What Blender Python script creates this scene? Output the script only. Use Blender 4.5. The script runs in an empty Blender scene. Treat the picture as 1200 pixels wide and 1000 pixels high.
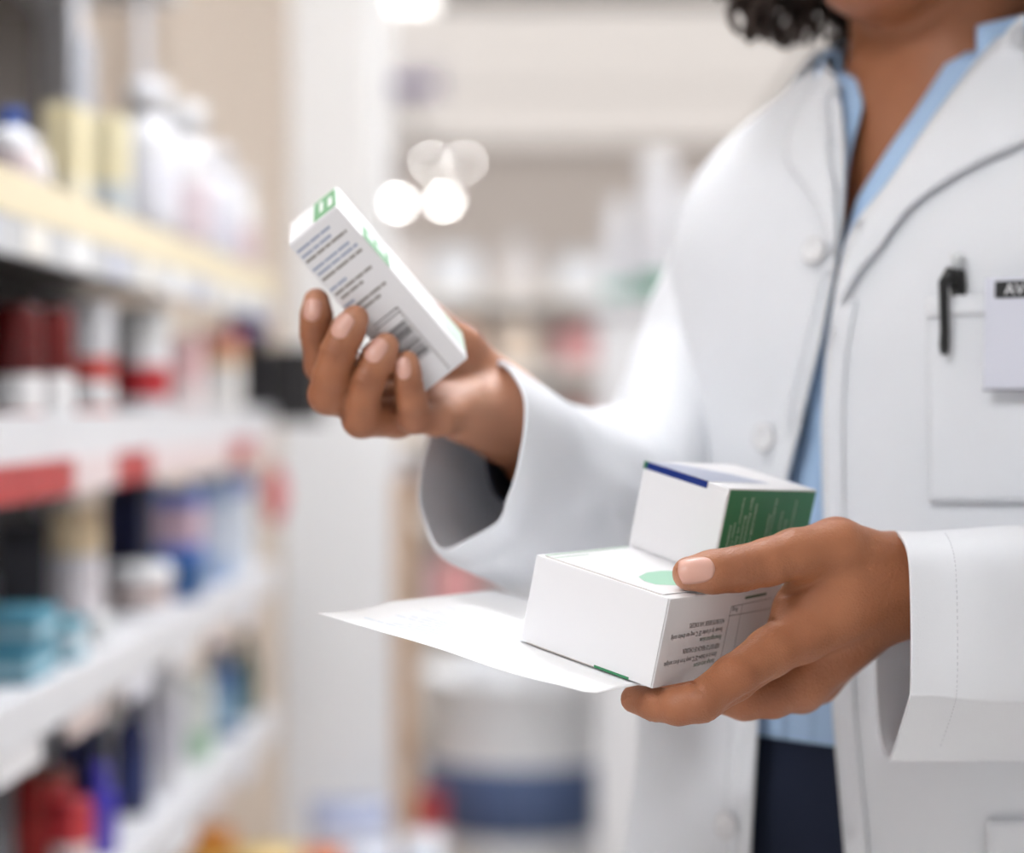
import bpy, bmesh, math, random
import numpy as np
from mathutils import Vector, Matrix
from mathutils.bvhtree import BVHTree

random.seed(7)
np.random.seed(7)
scene = bpy.context.scene
C = scene.collection

# ---------------------------------------------------------------- camera
LENS, FPX = 71.0, 2367.0            # lens in mm, the same in pixels of a 1200 wide frame
cam_data = bpy.data.cameras.new('camera')
cam_data.lens = LENS
cam_data.sensor_width = 36.0
cam_data.clip_start = 0.05
cam_data.dof.use_dof = True
cam_data.dof.focus_distance = 0.856
cam_data.dof.aperture_fstop = 3.3
cam = bpy.data.objects.new('camera', cam_data)
C.objects.link(cam)
cam.location = (0, 0, 1.15)
cam.rotation_euler = (math.radians(90 - 0.726), 0, math.radians(1.936))
scene.camera = cam
CM = Matrix.Translation(cam.location) @ cam.rotation_euler.to_matrix().to_4x4()
CMN = np.array(CM)

# ---------------------------------------------------------------- world, exposure
world = bpy.data.worlds.new('world')
scene.world = world
world.use_nodes = True
world.node_tree.nodes['Background'].inputs[0].default_value = (0.98, 0.985, 1.0, 1)
world.node_tree.nodes['Background'].inputs[1].default_value = 0.36
scene.view_settings.view_transform = 'Standard'
scene.view_settings.look = 'None'
scene.view_settings.exposure = 0.72
scene.view_settings.gamma = 1.0
scene.view_settings.use_curve_mapping = False
PANEL_LIGHT = 15.0                  # brightness of the ceiling panels over the near aisle
DEEP_PANEL_LIGHT = 8.0              # panels added out of view to brighten the deeper shop
FAR_PANEL_LIGHT = 0.33              # wide panels added to give the far ceiling its brightness
DOWN_LIGHT = 30.0                   # brightness of the far downlights


# ---------------------------------------------------------------- helpers
def lin(c):
    out = []
    for v in c[:3]:
        v = v / 255.0
        out.append(v / 12.92 if v <= 0.04045 else ((v + 0.055) / 1.055) ** 2.4)
    return (*out, 1.0)


_mats = {}


def mat(name, rgb, rough=0.5, metal=0.0, spec=0.5, var=0.06, vscale=30.0, bump=0.0, bscale=200.0,
        sub=0.0, coat=0.0, emit=0.0, trans=0.0, sheen=0.0):
    if name in _mats:
        return _mats[name]
    m = bpy.data.materials.new(name)
    m.use_nodes = True
    nt = m.node_tree
    b = nt.nodes['Principled BSDF']
    col = lin(rgb)
    tc = nt.nodes.new('ShaderNodeTexCoord')
    nz = nt.nodes.new('ShaderNodeTexNoise')
    nz.inputs['Scale'].default_value = vscale
    nz.inputs['Detail'].default_value = 3
    nt.links.new(tc.outputs['Object'], nz.inputs['Vector'])
    mx = nt.nodes.new('ShaderNodeMix')
    mx.data_type = 'RGBA'
    mx.inputs[6].default_value = tuple(c * (1 - var) for c in col[:3]) + (1,)
    mx.inputs[7].default_value = tuple(min(1, c * (1 + var)) for c in col[:3]) + (1,)
    nt.links.new(nz.outputs['Fac'], mx.inputs[0])
    nt.links.new(mx.outputs[2], b.inputs['Base Color'])
    b.inputs['Roughness'].default_value = rough
    b.inputs['Metallic'].default_value = metal
    b.inputs['Specular IOR Level'].default_value = spec
    b.inputs['Coat Weight'].default_value = coat
    b.inputs['Sheen Weight'].default_value = sheen
    b.inputs['Transmission Weight'].default_value = trans
    if sub:
        b.inputs['Subsurface Weight'].default_value = sub
        b.inputs['Subsurface Radius'].default_value = (0.004, 0.0016, 0.0009)
        b.inputs['Subsurface Scale'].default_value = 1.0
    if emit:
        b.inputs['Emission Color'].default_value = col
        b.inputs['Emission Strength'].default_value = emit
    if bump:
        n2 = nt.nodes.new('ShaderNodeTexNoise')
        n2.inputs['Scale'].default_value = bscale
        n2.inputs['Detail'].default_value = 4
        nt.links.new(tc.outputs['Object'], n2.inputs['Vector'])
        bp = nt.nodes.new('ShaderNodeBump')
        bp.inputs['Strength'].default_value = bump
        bp.inputs['Distance'].default_value = 0.001
        nt.links.new(n2.outputs['Fac'], bp.inputs['Height'])
        nt.links.new(bp.outputs['Normal'], b.inputs['Normal'])
    _mats[name] = m
    return m


def tint(rgb, rough=0.45):
    """plain print or plastic of one colour"""
    return mat('tint_%d_%d_%d_%d' % (*rgb, int(rough * 100)), rgb, rough, var=0.04)


def cv(p):
    """camera-frame point (x right, y down, z depth) -> world"""
    return CM @ Vector((p[0], -p[1], -p[2]))


def cvn(A):
    A = np.asarray(A, float)
    B = np.stack([A[..., 0], -A[..., 1], -A[..., 2]], -1)
    return B @ CMN[:3, :3].T + CMN[:3, 3]


def un(px, py, d):
    return np.array([(px - 600) / FPX * d, (py - 500) / FPX * d, d])


def new_obj(name, me, m=None, parent=None, smooth=False):
    o = bpy.data.objects.new(name, me)
    C.objects.link(o)
    if m is not None:
        me.materials.append(m)
    if smooth:
        me.polygons.foreach_set('use_smooth', [True] * len(me.polygons))
    if parent is not None:
        o.parent = parent
    return o


def mesh_np(name, V, F):
    me = bpy.data.meshes.new(name)
    me.from_pydata([tuple(v) for v in V], [], [tuple(int(i) for i in f) for f in F])
    me.update()
    return me


def empty(name, loc=(0, 0, 0), rz=0.0):
    o = bpy.data.objects.new(name, None)
    o.empty_display_size = 0.02
    C.objects.link(o)
    o.location = loc
    o.rotation_euler = (0, 0, rz)
    return o


def tag(o, label, cat, group=None, kind=None):
    o['label'] = label
    o['category'] = cat
    if group:
        o['group'] = group
    if kind:
        o['kind'] = kind
    return o


def bm_mesh(bm, name):
    me = bpy.data.meshes.new(name)
    bm.normal_update()
    bm.to_mesh(me)
    bm.free()
    return me


def box_bm(x0, x1, y0, y1, z0, z1, bev=0.0, seg=2):
    bm = bmesh.new()
    vs = [bm.verts.new((x, y, z)) for z in (z0, z1) for y in (y0, y1) for x in (x0, x1)]
    for f in ((0, 2, 3, 1), (4, 5, 7, 6), (0, 1, 5, 4), (2, 6, 7, 3), (0, 4, 6, 2), (1, 3, 7, 5)):
        bm.faces.new([vs[i] for i in f])
    if bev:
        bmesh.ops.bevel(bm, geom=bm.edges[:], offset=bev, segments=seg, affect='EDGES', profile=0.6)
    return bm


def box(name, x0, x1, y0, y1, z0, z1, m, parent=None, bev=0.0, seg=2):
    return new_obj(name, bm_mesh(box_bm(x0, x1, y0, y1, z0, z1, bev, seg), name), m, parent)


def lathe(name, prof, m, parent=None, seg=24, sx=1.0, sy=1.0, z=0.0):
    V, F = [], []
    n = len(prof)
    for r, h in prof:
        for k in range(seg):
            a = 2 * math.pi * k / seg
            V.append((r * sx * math.cos(a), r * sy * math.sin(a), h + z))
    for i in range(n - 1):
        for k in range(seg):
            k2 = (k + 1) % seg
            F.append((i * seg + k, i * seg + k2, (i + 1) * seg + k2, (i + 1) * seg + k))
    F.append(tuple(reversed(range(seg))))
    F.append(tuple((n - 1) * seg + k for k in range(seg)))
    me = mesh_np(name, V, F)
    o = new_obj(name, me, m, parent)
    for p in me.polygons:
        p.use_smooth = len(p.vertices) == 4
    return o


def struct(o):
    o['kind'] = 'structure'
    return o


def grid_mesh(name, G, closed_u=False, closed_v=False):
    """G: (rows, cols, 3)"""
    nv, nu = G.shape[:2]
    V = G.reshape(-1, 3)
    F = []
    for j in range(nv if closed_v else nv - 1):
        for i in range(nu if closed_u else nu - 1):
            i2, j2 = (i + 1) % nu, (j + 1) % nv
            F.append((j * nu + i, j * nu + i2, j2 * nu + i2, j2 * nu + i))
    return mesh_np(name, V, F)


def cat_open(P, n):
    P = np.asarray(P, float)
    k = len(P)
    t = np.linspace(0, k - 1, n)
    i = np.clip(t.astype(int), 0, k - 2)
    f = (t - i)
    f = f.reshape((-1,) + (1,) * (P.ndim - 1))
    p0, p1, p2, p3 = P[np.clip(i - 1, 0, k - 1)], P[i], P[i + 1], P[np.clip(i + 2, 0, k - 1)]
    return 0.5 * (2 * p1 + (p2 - p0) * f + (2 * p0 - 5 * p1 + 4 * p2 - p3) * f ** 2 + (3 * p1 - p0 - 3 * p2 + p3) * f ** 3)


def cat_closed(P, n):
    P = np.asarray(P, float)
    k = len(P)
    t = np.linspace(0, k, n, endpoint=False)
    i = t.astype(int)
    f = (t - i).reshape((-1,) + (1,) * (P.ndim - 1))
    p0, p1, p2, p3 = P[(i - 1) % k], P[i % k], P[(i + 1) % k], P[(i + 2) % k]
    return 0.5 * (2 * p1 + (p2 - p0) * f + (2 * p0 - 5 * p1 + 4 * p2 - p3) * f ** 2 + (3 * p1 - p0 - 3 * p2 + p3) * f ** 3)


def loft(rings, nu, nv):
    """rings (k, m, 3) closed around m -> (nv, nu, 3)"""
    R = np.array([cat_closed(r, nu) for r in rings])
    return cat_open(R, nv)


def vnoise(P, s, seed=0.0):
    """cheap smooth pseudo noise in about -1..1"""
    q = P * s
    return (np.sin(q[..., 0] * 1.0 + 1.7 * np.sin(q[..., 1] * 0.7 + seed) + seed)
            + np.sin(q[..., 1] * 1.3 + 1.3 * np.sin(q[..., 2] * 0.9 + 2 * seed) + 2.1)
            + np.sin(q[..., 2] * 1.1 + 1.5 * np.sin(q[..., 0] * 0.8 + 3 * seed) + 4.2)) / 3.0


def solidify(o, t, offset=-1.0):
    md = o.modifiers.new('thickness', 'SOLIDIFY')
    md.thickness = t
    md.offset = offset
    return o


# signed distance bodies ---------------------------------------------------
def sd_cone(X, a, b, ra, rb, flat=None, fs=1.0):
    ba = b - a
    L2 = max(float(ba @ ba), 1e-12)
    pa = X - a
    t = np.clip((pa @ ba) / L2, 0, 1)
    q = pa - t[:, None] * ba
    if flat is not None:
        c = q @ flat
        d = np.sqrt(np.maximum((q * q).sum(1) + (fs * fs - 1) * c * c, 0))
    else:
        d = np.sqrt((q * q).sum(1))
    return d - (ra + (rb - ra) * t)


def smin(a, b, k):
    h = np.clip(0.5 + 0.5 * (b - a) / k, 0, 1)
    return b + (a - b) * h - k * h * (1 - h)


def chain(X, pts, k=0.002, flat=None, fs=1.0):
    """pts: list of (xyz, r)"""
    d = None
    for (a, ra), (b, rb) in zip(pts[:-1], pts[1:]):
        e = sd_cone(X, a, b, ra, rb, flat, fs)
        d = e if d is None else smin(d, e, k)
    return d


def surface_nets(fun, lo, hi, h):
    lo = np.asarray(lo, float)
    n = np.ceil((np.asarray(hi) - lo) / h).astype(int) + 1
    ax = [lo[i] + h * np.arange(n[i]) for i in range(3)]
    vol = np.empty(n, np.float32)
    step = max(1, int(400000 // (n[1] * n[2])))
    for i in range(0, n[0], step):
        g = np.stack(np.meshgrid(ax[0][i:i + step], ax[1], ax[2], indexing='ij'), -1)
        vol[i:i + step] = fun(g.reshape(-1, 3)).reshape(g.shape[:3])
    s = vol < 0
    cnt = np.zeros(n - 1, np.int8)
    offs = [(i, j, k) for i in (0, 1) for j in (0, 1) for k in (0, 1)]

    def sl(A, o):
        return A[o[0]:o[0] + n[0] - 1, o[1]:o[1] + n[1] - 1, o[2]:o[2] + n[2] - 1]
    for o in offs:
        cnt += sl(s, o)
    ci = np.argwhere((cnt > 0) & (cnt < 8))
    idx = -np.ones(n - 1, np.int64)
    idx[ci[:, 0], ci[:, 1], ci[:, 2]] = np.arange(len(ci))
    acc = np.zeros((len(ci), 3))
    num = np.zeros(len(ci))
    for o in offs:
        for a in range(3):
            if o[a]:
                continue
            o2 = list(o)
            o2[a] = 1
            va = vol[ci[:, 0] + o[0], ci[:, 1] + o[1], ci[:, 2] + o[2]]
            vb = vol[ci[:, 0] + o2[0], ci[:, 1] + o2[1], ci[:, 2] + o2[2]]
            cr = (va < 0) != (vb < 0)
            t = np.where(cr, va / np.where(cr, va - vb, 1), 0)
            p = np.tile(np.array(o, float), (len(ci), 1))
            p[:, a] += t
            acc += np.where(cr[:, None], p, 0)
            num += cr
    V = lo + h * (ci + acc / num[:, None])
    F = []
    for a in range(3):
        b, c = (a + 1) % 3, (a + 2) % 3
        A0 = [slice(None)] * 3
        A1 = [slice(None)] * 3
        A0[a] = slice(0, n[a] - 1)
        A1[a] = slice(1, n[a])
        s0, s1 = s[tuple(A0)], s[tuple(A1)]
        e = np.argwhere(s0 != s1)
        e = e[(e[:, b] > 0) & (e[:, c] > 0) & (e[:, b] < n[b] - 1) & (e[:, c] < n[c] - 1)]
        ins = s0[e[:, 0], e[:, 1], e[:, 2]]
        q = []
        for db, dc in ((-1, -1), (0, -1), (0, 0), (-1, 0)):
            g = e.copy()
            g[:, b] += db
            g[:, c] += dc
            q.append(idx[g[:, 0], g[:, 1], g[:, 2]])
        q = np.stack(q, 1)
        q[~ins] = q[~ins][:, ::-1]
        F.append(q)
    return V, np.concatenate(F)


def relax(V, F, it=2, lam=0.4):
    e = np.concatenate([F[:, [0, 1]], F[:, [1, 2]], F[:, [2, 3]], F[:, [3, 0]]])
    deg = np.bincount(e.ravel(), minlength=len(V)).astype(float)
    for k in range(it):
        for l in (lam, -lam * 1.04):
            S = np.zeros_like(V)
            for a in range(3):
                S[:, a] = np.bincount(e[:, 0], V[e[:, 1], a], len(V)) + np.bincount(e[:, 1], V[e[:, 0], a], len(V))
            V = V + l * (S / np.maximum(deg, 1)[:, None] - V)
    return V


def text_mesh(s, size):
    cu = bpy.data.curves.new('print', 'FONT')
    cu.body = s
    cu.size = size
    cu.align_x = 'LEFT'
    cu.resolution_u = 2
    o = bpy.data.objects.new('print', cu)
    C.objects.link(o)
    bpy.context.view_layer.update()
    me = bpy.data.meshes.new_from_object(o)
    bpy.data.objects.remove(o)
    bpy.data.curves.remove(cu)
    return me


def frame(o, x, y, z):
    """4x4 from origin and axes given in the camera frame"""
    m = Matrix.Identity(4)
    O = cv(o)
    for i, a in enumerate((x, y, z)):
        w = cv(np.asarray(o) + np.asarray(a)) - O
        for r in range(3):
            m[r][i] = w[r]
    for r in range(3):
        m[r][3] = O[r]
    return m

# ================================================================ THE ROOM (world frame, metres)
M_floor = mat('floor_vinyl', (208, 203, 198), 0.35, var=0.05, vscale=6, bump=0.05, bscale=60)
M_ceil = mat('ceiling_paint', (232, 231, 230), 0.8, var=0.02)
M_wall = mat('wall_paint', (238, 232, 228), 0.8, var=0.03, vscale=3)
M_white = mat('white_metal', (218, 218, 221), 0.4, var=0.02)
M_grey = mat('grey_metal', (205, 206, 208), 0.4, var=0.03)
M_panel = mat('light_panel', (250, 252, 255), 0.5, emit=PANEL_LIGHT, var=0.0)
M_down = mat('downlight_glow', (255, 253, 250), 0.5, emit=DOWN_LIGHT, var=0.0)
M_wood = mat('wood_trim', (196, 164, 134), 0.55, var=0.12, vscale=14, bump=0.1, bscale=40)
CH = 2.75
XW0, XW1, YW0, YW1 = -3.0, 4.0, -2.5, 12.5
struct(box('floor', XW0, XW1, YW0, YW1, -0.1, 0.0, M_floor))
struct(box('ceiling', XW0, XW1, YW0, YW1, CH, CH + 0.1, M_ceil))
struct(box('wall_back', XW0, XW1, YW1, YW1 + 0.1, 0.0, CH, M_wall))
struct(box('wall_left', XW0 - 0.1, XW0, YW0, YW1, 0.0, CH, M_wall))
struct(box('wall_right', XW1, XW1 + 0.1, YW0, YW1, 0.0, CH, M_wall))
struct(box('wall_partition', -0.80, -0.765, 0.7, 5.6, 0.0, CH, mat('partition_paint', (216, 201, 186), 0.7, var=0.05, vscale=4)))
# white column, and the grey end panel with a wooden edge standing before it
struct(box('wall_column', -0.475, -0.345, 3.3, 3.7, 0.0, CH, mat('column_paint', (232, 231, 230), 0.7, var=0.02), bev=0.004))
struct(box('wall_end_panel', -0.468, -0.29, 3.14, 3.2, 0.0, 1.13, mat('end_panel_paint', (234, 234, 235), 0.6, var=0.02), bev=0.003))
struct(box('trim_1', -0.29, -0.262, 3.135, 3.205, 0.0, 1.03, M_wood, bev=0.003))


M_panel3 = mat('unseen_fill_panel', (250, 252, 255), 0.5, emit=DEEP_PANEL_LIGHT, var=0.0)
M_glare = mat('glare_panel', (255, 252, 248), 0.5, emit=2.5, var=0.0)
M_panel2 = mat('glowing_ceiling', (240, 236, 233), 0.5, emit=FAR_PANEL_LIGHT, var=0.0)


def ceiling_panel(x, y, w, d, m, label):
    r = empty('ceiling_light', (x, y, CH - 0.03))
    tag(r, label, 'ceiling light', 'ceiling light panels')
    bm = box_bm(-w, w, -d, -d + 0.03, 0, 0.03)
    for a in ((-w, w, d - 0.03, d), (-w, -w + 0.03, -d, d), (w - 0.03, w, -d, d)):
        b2 = box_bm(*a, 0, 0.03)
        tmp = bm_mesh(b2, 'tmp')
        bm.from_mesh(tmp)
        bpy.data.meshes.remove(tmp)
    new_obj('frame', bm_mesh(bm, 'frame'), M_white, r)
    box('diffuser', -w + 0.03, w - 0.03, -d + 0.03, d - 0.03, 0.006, 0.026, m, r)


for xx, yy, nm in ((-1.3, -0.7, 'behind the photographer to the left'), 
                   (-1.3, 1.2, 'above the left shelving'), (0.3, 1.7, 'above the person'),
                   (-1.3, 3.8, 'added unseen beyond the left shelving'), (1.0, 3.8, 'added unseen above the tall counter'),
                   (-1.2, 5.2, 'added unseen, left above the far shelving'), (1.0, 5.2, 'added unseen, right above the far shelving'),
                   (-0.85, 7.86, 'glaring at the top of the picture')):
    big = yy < 7
    ceiling_panel(xx, yy, 0.62 if big else 0.30, 0.32 if big else 0.22, M_panel if yy < 3 else M_panel3 if big else M_glare, 'bright ceiling light panel ' + nm)
for yy, row in ((9.15, 'nearer'), (11.35, 'farther')):  # glowing panels standing in for the evenly bright ceiling
    for xx, col in ((-1.95, 'left'), (0.05, 'middle'), (2.05, 'right')):
        ceiling_panel(xx, yy, 1.0, 1.1, M_panel2, 'wide dim panel added to make the ceiling glow, %s one of the %s far row' % (col, row))


def downlight(x, y, z, r, label):
    e = empty('downlight', (x, y, z))
    tag(e, label, 'downlight', 'far downlights')
    lathe('ring', [(r * 1.25, 0.0), (r * 1.25, 0.03), (r * 0.9, 0.05)], M_white, e, 20)
    lathe('rod', [(0.006, 0.05), (0.006, CH - z)], M_white, e, 8)
    lathe('bulb', [(r * 0.5, -0.012), (r, -0.004), (r, 0.004)], M_down, e, 20)


def far(px, py, y):
    """world point at depth y seen at a pixel (shop frame, vanishing point 680,470)"""
    return ((px - 680) / FPX * y, y, 1.15 - (py - 470) / FPX * y)


for px, py, yy, rr, nm in ((465, 237, 11.0, 0.029, 'left of the two bright round lights'), (520, 235, 11.0, 0.029, 'right of the two bright round lights'),
                           (452, 192, 11.6, 0.019, 'dim round light above the left bright one'), (505, 190, 11.6, 0.015, 'faint round light above and between the bright pair'),
                           (545, 190, 11.6, 0.012, 'faintest round light, above right of the bright pair')):
    p = far(px, py, yy)
    downlight(p[0], p[1], p[2], rr, nm + ' at the far end of the shop')

# ================================================================ LEFT SHELVING
XF, XB, Y0, Y1 = -0.42, -0.74, 0.75, 2.74
ZC = 1.15
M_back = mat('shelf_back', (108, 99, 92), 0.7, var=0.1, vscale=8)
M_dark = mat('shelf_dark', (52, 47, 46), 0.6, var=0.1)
M_under = mat('shaded_shelf_board', (74, 66, 62), 0.6, var=0.08)  # dark colour stands in for the shade beneath the board
M_cream = mat('price_rail_cream', (238, 225, 194), 0.45, var=0.04)
M_red = mat('price_rail_red', (176, 48, 46), 0.45, var=0.08)
shelf = empty('shelving_unit', ((XF + XB) / 2, (Y0 + Y1) / 2, 0))
tag(shelf, 'tall white pharmacy shelving unit along the left side, stocked with products', 'shelving')
SX, SY = shelf.location.x, shelf.location.y


def sh(name, x0, x1, y0, y1, z0, z1, m, par=None, bev=0.0):
    o = box(name, x0 - SX, x1 - SX, y0 - SY, y1 - SY, z0, z1, m, par or shelf, bev)
    return o


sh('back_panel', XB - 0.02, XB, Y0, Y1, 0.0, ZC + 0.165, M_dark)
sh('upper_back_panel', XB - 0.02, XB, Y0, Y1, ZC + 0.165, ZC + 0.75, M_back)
for yy in (Y0 - 0.02, Y1):
    sh('upright', XB, XB + 0.05, yy, yy + 0.02, 0.0, ZC + 0.75, M_white)
for zz, th, dx in ((0.165, 0.02, 0.0), (-0.03, 0.02, 0.0), (-0.222, 0.02, 0.0), (-0.42, 0.02, 0.0), (-0.66, 0.02, 0.0), (-0.95, 0.02, 0.0), (0.56, 0.02, -0.12)):
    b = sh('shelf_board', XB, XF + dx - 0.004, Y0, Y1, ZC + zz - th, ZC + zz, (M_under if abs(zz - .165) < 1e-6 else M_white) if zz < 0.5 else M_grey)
    if dx == 0:
        rl = 0.04
        lo, hi = zz - 0.034, zz + 0.002
        if abs(zz - 0.165) < 1e-6:
            r = sh('price_rail', XF - 0.004, XF + 0.004, Y0, Y1, ZC + 0.137, ZC + 0.170, M_cream)
            sh('ticket_strip', XF - 0.004, XF + 0.003, Y0, Y1, ZC + 0.108, ZC + 0.137, M_grey)
            for k in range(14):
                yy = Y0 + 0.08 + k * 0.135
                t = sh('price_ticket', XF + 0.003, XF + 0.0045, yy, yy + 0.06, ZC + 0.111, ZC + 0.134, tint([(250, 250, 250), (205, 208, 222), (244, 240, 232)][k % 3]))
        elif abs(zz + 0.03) < 1e-6:
            sh('front_lip', XF - 0.004, XF + 0.002, Y0, Y1, ZC - 0.047, ZC - 0.010, M_white)
            for k in range(13):
                yy = Y0 + k * 0.15
                sh('price_rail', XF - 0.004, XF + 0.004, yy, yy + 0.148, ZC - 0.076, ZC - 0.047,
                   M_red if yy < 1.65 or k % 4 == 3 else tint((222, 205, 205)))
        else:
            sh('front_lip', XF - 0.004, XF + 0.004, Y0, Y1, ZC + zz - 0.038, ZC + zz + 0.002, M_white, bev=0.002)
            for k in range(9):
                yy = Y0 + 0.05 + k * 0.21
                sh('price_ticket', XF - 0.003, XF + 0.002, yy, yy + 0.12, ZC + zz - 0.058, ZC + zz - 0.038, tint([(232, 230, 232), (214, 196, 190), (222, 222, 230)][k % 3]))
sh('base_plinth', XB, XF - 0.03, Y0, Y1, 0.0, 0.18, M_grey)


# ---------------------------------------------------------------- products
def carton(root, w, d, h, body, label, band=(0.25, 0.75), second=None):
    """w along the aisle (y), d into the shelf (x)"""
    m = tint(body)
    box('body', -d / 2, d / 2, -w / 2, w / 2, 0, h, m, root, bev=0.0012)
    e = 0.0006
    box('label', -d / 2 - e, d / 2 + e, -w / 2 - e, w / 2 + e, h * band[0], h * band[1], tint(label), root, bev=0.0009)
    if second:
        box('printed_band', -d / 2 - e, d / 2 + e, -w / 2 - e, w / 2 + e, h * second[1], h * second[2], tint(second[0]), root, bev=0.0009)
    box('flap', -d / 2 + 0.002, d / 2 - 0.002, -w / 2 + 0.003, w / 2 - 0.001, h, h + 0.0008, m, root)


def bottle(root, w, h, body, label, cap, capf=0.2, band=(0.15, 0.6), neck=0.45, second=None, flat=1.0):
    r = w / 2
    hb = h * (1 - capf)
    lathe('body', [(r * 0.9, 0), (r, h * 0.015), (r, hb * 0.78), (r * 0.93, hb * 0.86), (r * neck * 1.15, hb * 0.97), (r * neck, hb)], tint(body, 0.3), root, 28, flat, 1)
    lathe('label', [(r * 1.012, hb * band[0]), (r * 1.016, hb * (band[0] + 0.01)), (r * 1.016, hb * (band[1] - 0.01)), (r * 1.012, hb * band[1])], tint(label), root, 28, flat, 1)
    if second:
        lathe('printed_band', [(r * 1.02, hb * second[1]), (r * 1.022, hb * (second[1] + .01)), (r * 1.022, hb * (second[2] - .01)), (r * 1.02, hb * second[2])], tint(second[0]), root, 28, flat, 1)
    rc = r * max(neck * 1.25, 0.5)
    lathe('cap', [(rc, hb), (rc, h * 0.985), (rc * 0.93, h)], tint(cap, 0.35), root, 24, flat, 1)


def wide_cap(root, w, h, body, label, cap, capf=0.38, band=(0.1, 0.55), second=None):
    """cylindrical container whose cap is as wide as its body"""
    r = w / 2
    hb = h * (1 - capf)
    lathe('body', [(r * 0.92, 0), (r, h * 0.02), (r, hb * 0.95), (r * 0.96, hb)], tint(body, 0.3), root, 28)
    lathe('label', [(r * 1.012, hb * band[0]), (r * 1.016, hb * (band[0] + 0.01)), (r * 1.016, hb * (band[1] - 0.01)), (r * 1.012, hb * band[1])], tint(label), root, 28)
    if second:
        lathe('printed_band', [(r * 1.02, hb * second[1]), (r * 1.022, hb * (second[1] + .01)), (r * 1.022, hb * (second[2] - .01)), (r * 1.02, hb * second[2])], tint(second[0]), root, 28)
    lathe('cap', [(r * 0.98, hb), (r * 1.02, hb + 0.002), (r * 0.98, h * 0.96), (r * 0.85, h)], tint(cap, 0.35), root, 28)


def tub(root, w, h, body, lid, label):
    r = w / 2
    lathe('body', [(r * 0.85, 0), (r * 0.95, h * 0.1), (r, h * 0.68)], tint(body, 0.35), root, 28)
    lathe('label', [(r * 0.975, h * 0.2), (r * 0.985, h * 0.22), (r * 1.01, h * 0.58), (r, h * 0.6)], tint(label), root, 28)
    lathe('lid', [(r * 1.05, h * 0.68), (r * 1.06, h * 0.9), (r * 0.95, h)], tint(lid, 0.35), root, 28)


def pack(root, w, d, h, body, label):
    """soft bag: pillow shape with a crimped top"""
    n, k = 14, 10
    G = np.zeros((n, 2 * k, 3))
    for j in range(n):
        t = j / (n - 1)
        th = d / 2 * max(0.05, math.sin(math.pi * min(1, t * 0.92 + 0.06)) ** 0.6)
        for i in range(2 * k):
            a = 2 * math.pi * i / (2 * k)
            G[j, i] = (th * math.cos(a), w / 2 * math.copysign(abs(math.sin(a)) ** 0.6, math.sin(a)) * (1 - 0.05 * math.sin(math.pi * t)), t * h)
    me = grid_mesh('body', G, True)
    new_obj('body', me, tint(body, 0.3), root, True)
    box('crimp', -0.002, 0.002, -w / 2, w / 2, h * 0.97, h * 1.05, tint(body, 0.3), root)
    G2 = G[4:10, :, :].copy()
    G2[..., 0] *= 1.03
    G2[..., 1] *= 1.01
    new_obj('label', grid_mesh('label', G2, True), tint(label, 0.3), root, True)


def on_shelf(name, px, z, inset, build, args, label, cat, group=None, rz=0.0, depth=0.05, kw={}):
    xc = XF - 0.008 - inset - depth / 2
    y = xc * FPX / (px - 680)
    r = empty(name, (xc, y, ZC + z + 0.0006), rz)
    build(r, *args, **kw)
    tag(r, label, cat, group)
    return r


W, RED, NAVY = (222, 222, 226), (186, 44, 42), (30, 40, 88)
A, B_, C_, D_ = 0.165, -0.03, -0.222, -0.42
# top stocked shelf
on_shelf('bottle', 8, A, 0, bottle, (0.036, 0.062, (236, 238, 244), (224, 210, 214), (66, 104, 190)), 'small white bottle with blue cap at the left edge of the top shelf', 'bottle', depth=.036)
on_shelf('bottle', 32, A, 0, bottle, (0.030, 0.046, (240, 236, 234), (226, 222, 226), (236, 230, 226)), 'short all-white bottle beside the yellow carton on the top shelf', 'bottle', depth=.03)
on_shelf('carton', 74, A, 0.015, carton, (0.044, 0.03, 0.096, (248, 236, 196), (250, 243, 218)), 'pale yellow carton, left one of the yellow pair on top shelf', 'carton', depth=.03, kw=dict(band=(.0, .35)))
on_shelf('carton', 126, A, 0.01, carton, (0.044, 0.03, 0.108, (248, 238, 200), (212, 220, 224)), 'pale yellow carton with grey base, right one of the yellow pair', 'carton', depth=.03, kw=dict(band=(.0, .4)))
on_shelf('carton', 100, A, 0.07, carton, (0.05, 0.04, 0.08, (120, 140, 130), (90, 120, 110)), 'grey-green carton standing behind the two yellow cartons', 'carton', depth=.04)
on_shelf('bottle', 172, A, 0.0, bottle, (0.062, 0.172, W, (218, 218, 226), (226, 226, 230)), 'big white bottle next to the yellow cartons on top shelf', 'bottle', depth=.062, kw=dict(neck=.6))
on_shelf('bottle', 214, A, 0.0, bottle, (0.066, 0.178, (222, 220, 222), (211, 196, 202), (224, 224, 226)), 'big white bottle with pinkish label on the top shelf', 'bottle', depth=.066, kw=dict(neck=.6))
on_shelf('bottle', 248, A, 0.0, bottle, (0.06, 0.15, (220, 220, 226), (207, 207, 218), (217, 217, 222)), 'white bottle with pale lilac label, second last on top shelf', 'bottle', depth=.06, kw=dict(neck=.6))
on_shelf('bottle', 275, A, 0.0, bottle, (0.056, 0.135, (220, 218, 218), (209, 189, 193), (220, 218, 220)), 'white bottle with rose label at the far end of the top shelf', 'bottle', depth=.056, kw=dict(neck=.6))
on_shelf('carton', 200, A, 0.09, carton, (0.07, 0.05, 0.20, (232, 230, 236), (150, 190, 190)), 'tall pale carton with teal band behind the big white bottles', 'carton', depth=.05, kw=dict(band=(.5, .62)))
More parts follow.
